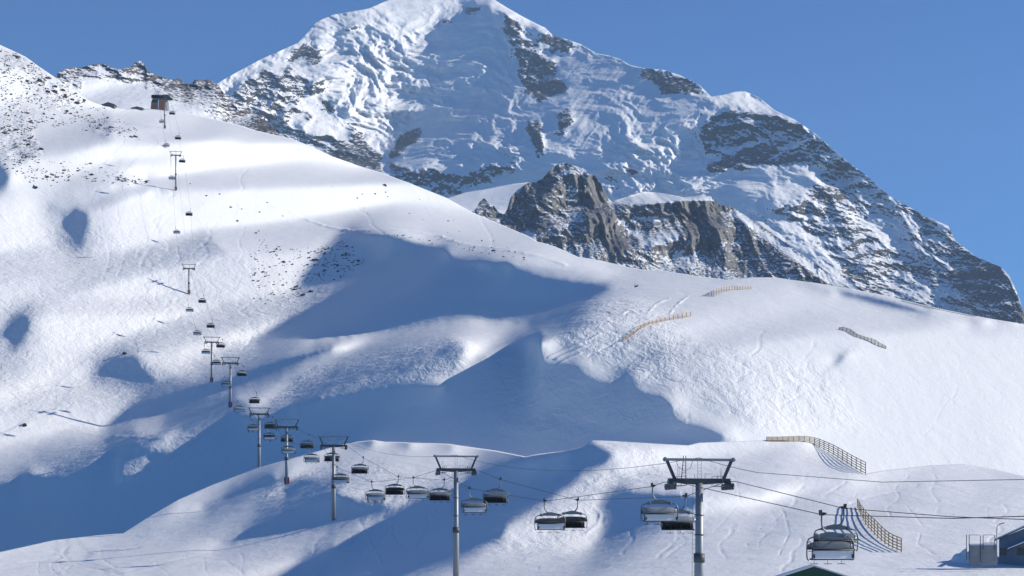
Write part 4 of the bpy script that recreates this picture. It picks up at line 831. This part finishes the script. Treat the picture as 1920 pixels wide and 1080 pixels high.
# ---------------------------------------------------------------- buildings by the snowbank at lower right
YH=on(LN,1872,1051).y-4
def corner_house():
    y=YH; s=y/F
    def pt(px,py,dy=0): return Vector(((px-CX)*s,dy,z_of(py,y)))
    o=Vector((pt(1868,1045).x,y,pt(0,1052).z)); root=thing('lift_building','blue-grey building with snow on its sloping roof at the right edge','building',o,-R(15))
    q=lambda px,py: (pt(px,py)-Vector((o.x,0,o.z)))
    poly=[(q(1873,1062).x,q(0,1062).z),(q(2010,1062).x,q(0,1062).z),(q(2010,1000).x,q(0,970).z),(q(1945,975).x,q(0,980).z),(q(1873,1010).x,q(0,1010).z)]
    MB().prism(poly,9).build('wall',mat('blue_grey_render',(.24,.27,.33),.8,0,.2,.1,1),root,(0,4.6,0))
    def band(pts,d,yc,name,m): MB().prism([(q(px,0).x,q(0,py).z) for px,py in pts],d).build(name,m,root,(0,yc,0))
    band([(1864,1014.5),(1946,976.5),(1946,974.5),(1864,1012.5)],10.2,4.3,'roof',GREYW)
    band([(1864.5,1012.3),(1946,974.3),(1946,971.5),(1866,1009.6)],10.2,4.35,'roof_snow',SNOWM)
    band([(1887,1033),(1946,1008.5),(1946,1006),(1887,1030.5)],2.4,-1.0,'porch_roof',BAND)
    band([(1887.5,1030.3),(1946,1005.8),(1946,1003.2),(1889,1027.6)],2.4,-.98,'porch_snow',SNOWM)
    for k in range(3): MB().box((q(1880,0).x+.0+k*2.6,-.06+.0,q(0,1036).z+.1),(.9,.1,1.0)).build('window',GLASS,root)
    # grey wall of the yard with its net frames
    y2=YH-6; root=thing('yard_wall','low grey yard wall with snow on top and thin net frames, left of the building','wall',(0,0,0))
    s2=y2/F; pp=lambda px,py: Vector(((px-CX)*s2,y2,z_of(py,y2)))
    a=pp(1817,1060); b=pp(1869,1022); root.location=((a.x+b.x)/2,y2,a.z)
    MB().box((0,0,(b.z-a.z)/2),(b.x-a.x,.35,b.z-a.z)).build('wall_panel',mat('stained_grey_concrete',(.30,.30,.31),.85,0,.2,.3,.8),root)
    MB().box((0,0,b.z-a.z+.1),(b.x-a.x+.1,.6,.25),None,.08).build('snow_cap',SNOWM,root)
    for px,pt_,pb in ((1811,1003,1050),(1816,1003,1048),(1837,1005,1054),(1842,1004,1030),(1864,1003,1030)):
        t=pp(px,pt_)-root.location; u=pp(px,pb)-root.location; MB().beam(u+Vector((0,-.4,0)),t+Vector((0,-.4,0)),.09,.09).build('net_post',BAND,root)
    n=MB()
    for (p1,p2,py) in ((1816,1839,1003),(1842,1864,1003),(1842,1864,1018)): n.tube([pp(p1,py)-root.location+Vector((0,-.4,0)),pp(p2,py)-root.location+Vector((0,-.4,0))],.04,6)
    n.build('net_rail',BAND,root)
    # lamp
    y3=YH-8; s3=y3/F; f=lambda px,py: Vector(((px-CX)*s3,y3,z_of(py,y3))); bz=f(1869,1050); root=thing('street_lamp','thin street lamp with short bent arm beside the yard wall at lower right','street lamp',bz)
    q=lambda px,py: f(px,py)-bz
    MB().tube([(0,0,-.5),q(1869,1000),q(1869.3,988),q(1871.5,984.5),q(1876,982.5)],[.1,.08,.06,.05,.05],8).build('pole',GALV,root)
    MB().box(q(1879,981.4),(.7,.22,.14),Matrix.Rotation(R(-12),3,'Y'),.04).build('lamp_head',GALV,root)
corner_house()
def drift(name,label,px,py,y,rx,ry,h,seed,cat,m):
    bm=bmesh.new(); n=36; P=on(LN,px,py); V=[]
    for j in range(n+1):
        row=[]
        for i in range(n+1):
            u=2*i/n-1; v=2*j/n-1; r=min(1,math.hypot(u,v)); z=h*max(0,1-r**2.6); z*=1+.35*float(perlin(np.array([u*2.2+seed]),np.array([v*2.2]))[0])
            row.append(bm.verts.new((u*rx,v*ry,z-.5)))
        V.append(row)
    for j in range(n):
        for i in range(n): bm.faces.new((V[j][i],V[j][i+1],V[j+1][i+1],V[j+1][i])).smooth=True
    me=bpy.data.meshes.new(name); bm.to_mesh(me); bm.free(); me.materials.append(m); o=put(bpy.data.objects.new(name,me)); o.location=P; return tag(o,label,cat)
drift('snow_bank','ploughed snow bank, blue on its shaded side, left of the yard wall at lower right',1811,1054,0,2.6,2.4,2.3,3.3,'snow bank',m_near)
drift('snow_bank','low white snow heap in front of the blue-grey building at the right edge',1884,1054,0,4.0,2.0,1.3,8.1,'snow bank',m_near)
# ---------------------------------------------------------------- rocks
ROCKM=mat('dark_scree_rock',(.085,.075,.07),.85,0,.2,.5,1.2,.15)
def rock_mesh(seed):
    bm=bmesh.new(); bmesh.ops.create_icosphere(bm,subdivisions=3,radius=1); rr=random.Random(seed); ax=[Vector((rr.gauss(0,1),rr.gauss(0,1),rr.gauss(0,1))).normalized() for _ in range(9)]; cut=[rr.uniform(.5,.9) for _ in ax]
    for v in bm.verts:
        p=v.co.copy()
        for a,c in zip(ax,cut):
            d=p.dot(a)
            if d>c: p-=a*(d-c)*.9
        p*=1+.12*rr.uniform(-1,1); v.co=Vector((p.x*1.25,p.y,p.z*.72))
    me=bpy.data.meshes.new('rock'); bm.to_mesh(me); bm.free(); me.materials.append(ROCKM); return me
RM=[rock_mesh(k) for k in range(7)]
rnd=random.Random(11)
def rock(px,py,size,label,group,ly=None):
    p=on(ly or LF,px,py); r=size/F*p.y/2
    o=put(bpy.data.objects.new('rock',RM[rnd.randrange(7)])); o.location=p+Vector((0,0,r*.15)); o.scale=(r*rnd.uniform(.8,1.2),r*rnd.uniform(.7,1.3),r*rnd.uniform(.8,1.2)); o.rotation_euler=(rnd.uniform(-.3,.3),rnd.uniform(-.3,.3),rnd.uniform(0,6.28))
    tag(o,label,'rock',group)
def cluster(poly,n,smin,smax,label,group):
    X=[q[0] for q in poly]; Y=[q[1] for q in poly]; k=0
    while k<n:
        x=rnd.uniform(min(X),max(X)); y=rnd.uniform(min(Y),max(Y))
        if y<np.interp(x,[q[0] for q in SKY_F],[q[1] for q in SKY_F])+2 or not inside(poly,np.array([x]),np.array([y]))[0]: continue
        rock(x,y,smin+(smax-smin)*rnd.random()**3,label,group); k+=1
cluster([(0,88),(47,108),(100,150),(125,165),(165,190),(120,205),(60,170),(0,130)],60,2.5,10,'dark rock in the snow along the upper left skyline','rocks along the upper left skyline')
cluster([(0,160),(120,205),(200,215),(255,240),(270,270),(200,255),(120,230),(60,235),(0,260)],70,2,8,'dark rock scattered on the upper left slope below the skyline','rocks scattered below the upper left skyline')
cluster([(0,225),(40,225),(65,255),(85,290),(70,310),(0,300)],28,2.5,9,'dark rock beside the shaded hollow at the left edge','rocks beside the left-edge hollow')
cluster([(20,305),(70,320),(160,310),(160,330),(80,355),(40,340)],16,2.5,8,'dark rock on the slope above the teardrop-shaped shadow','rocks above the teardrop shadow')
cluster([(215,330),(282,338),(278,346),(220,340)],16,2.5,7,'dark rock in the row on the slope left of the ninth tower','rocks left of the ninth tower')
cluster([(345,342),(420,350),(500,360),(560,400),(480,460),(400,380)],12,2,6,'small dark rock on the wide lit slope right of the ninth tower','rocks right of the ninth tower')
cluster([(575,470),(650,450),(680,490),(640,520),(570,530)],30,2,7,'dark rock in the shaded left part of the big bowl','rocks in the shaded bowl')
cluster([(500,470),(570,480),(555,560),(480,575)],14,2,7,'dark rock on lit snow at the left rim of the big bowl','rocks at the bowl\'s left rim')
cluster([(560,280),(700,330),(900,420),(1050,480),(860,450),(740,432),(650,400)],22,1.5,4,'small dark rock on the bright upper slope below the skyline','rocks on the bright upper slope')
rock(103,174,11,'largest dark boulder near the upper left skyline',None); rock(722,348,8,'single dark boulder near the skyline of the bright upper slope',None); rock(234,664,10,'single dark boulder at the top of the small rounded shadow left of the towers',None)
rock(66,352,9,'dark boulder alone on the left slope above the teardrop shadow',None); rock(568,555,8,'dark boulder on the lit tongue at the bowl\'s left edge',None); rock(583,547,7,'smaller dark boulder on the lit tongue beside the bowl shadow',None); rock(47,799,9,'snowy boulder on the flat snow at the left edge',None)

def scree():
    R2=np.random.RandomState(5); polys=[([(0,86),(47,106),(100,148),(165,190),(200,205),(260,245),(200,255),(120,235),(0,260)],900),([(0,225),(60,240),(90,300),(60,345),(0,310)],220),([(60,300),(160,305),(280,335),(270,350),(150,340),(70,345)],160),([(575,465),(650,450),(690,490),(640,525),(565,530)],160),([(470,440),(570,470),(560,555),(470,580)],150),([(640,430),(830,445),(1000,480),(980,490),(820,460),(700,442)],70)]
    V=[];Fc=[];base=np.array([(1,0,0),(-.6,.8,0),(-.6,-.8,0),(0,0,.9),(.2,.1,-.6)]); tri=[(0,1,3),(1,2,3),(2,0,3),(1,0,4),(2,1,4),(0,2,4)]
    for poly,n in polys:
        X=[q[0] for q in poly]; Y=[q[1] for q in poly]; k=0
        while k<n:
            x=R2.uniform(min(X),max(X)); y=R2.uniform(min(Y),max(Y))
            if y<np.interp(x,[q[0] for q in SKY_F],[q[1] for q in SKY_F])+1.5 or not inside(poly,np.array([x]),np.array([y]))[0]: continue
            if perlin(np.array([x/22.]),np.array([y/16.]),4)[0]<R2.uniform(-.25,.15): continue
            p=on(LF,x,y); r=R2.uniform(.18,.6)*(1+R2.rand()**4); a=R2.uniform(0,6.28); c,s_=math.cos(a),math.sin(a); o=len(V)
            for b in base*np.array([1.4,1,.8])*r*R2.uniform(.6,1.3,(5,1)): V.append((p.x+b[0]*c-b[1]*s_,p.y+b[0]*s_+b[1]*c,p.z+b[2]+r*.2))
            Fc+=[tuple(o+i for i in t) for t in tri]; k+=1
    me=bpy.data.meshes.new('scree'); me.from_pydata(V,[],Fc); me.materials.append(ROCKM); o=put(bpy.data.objects.new('scree',me)); o['kind']='stuff'; o['label']='small dark stones poking through the snow of the slopes'
scree()
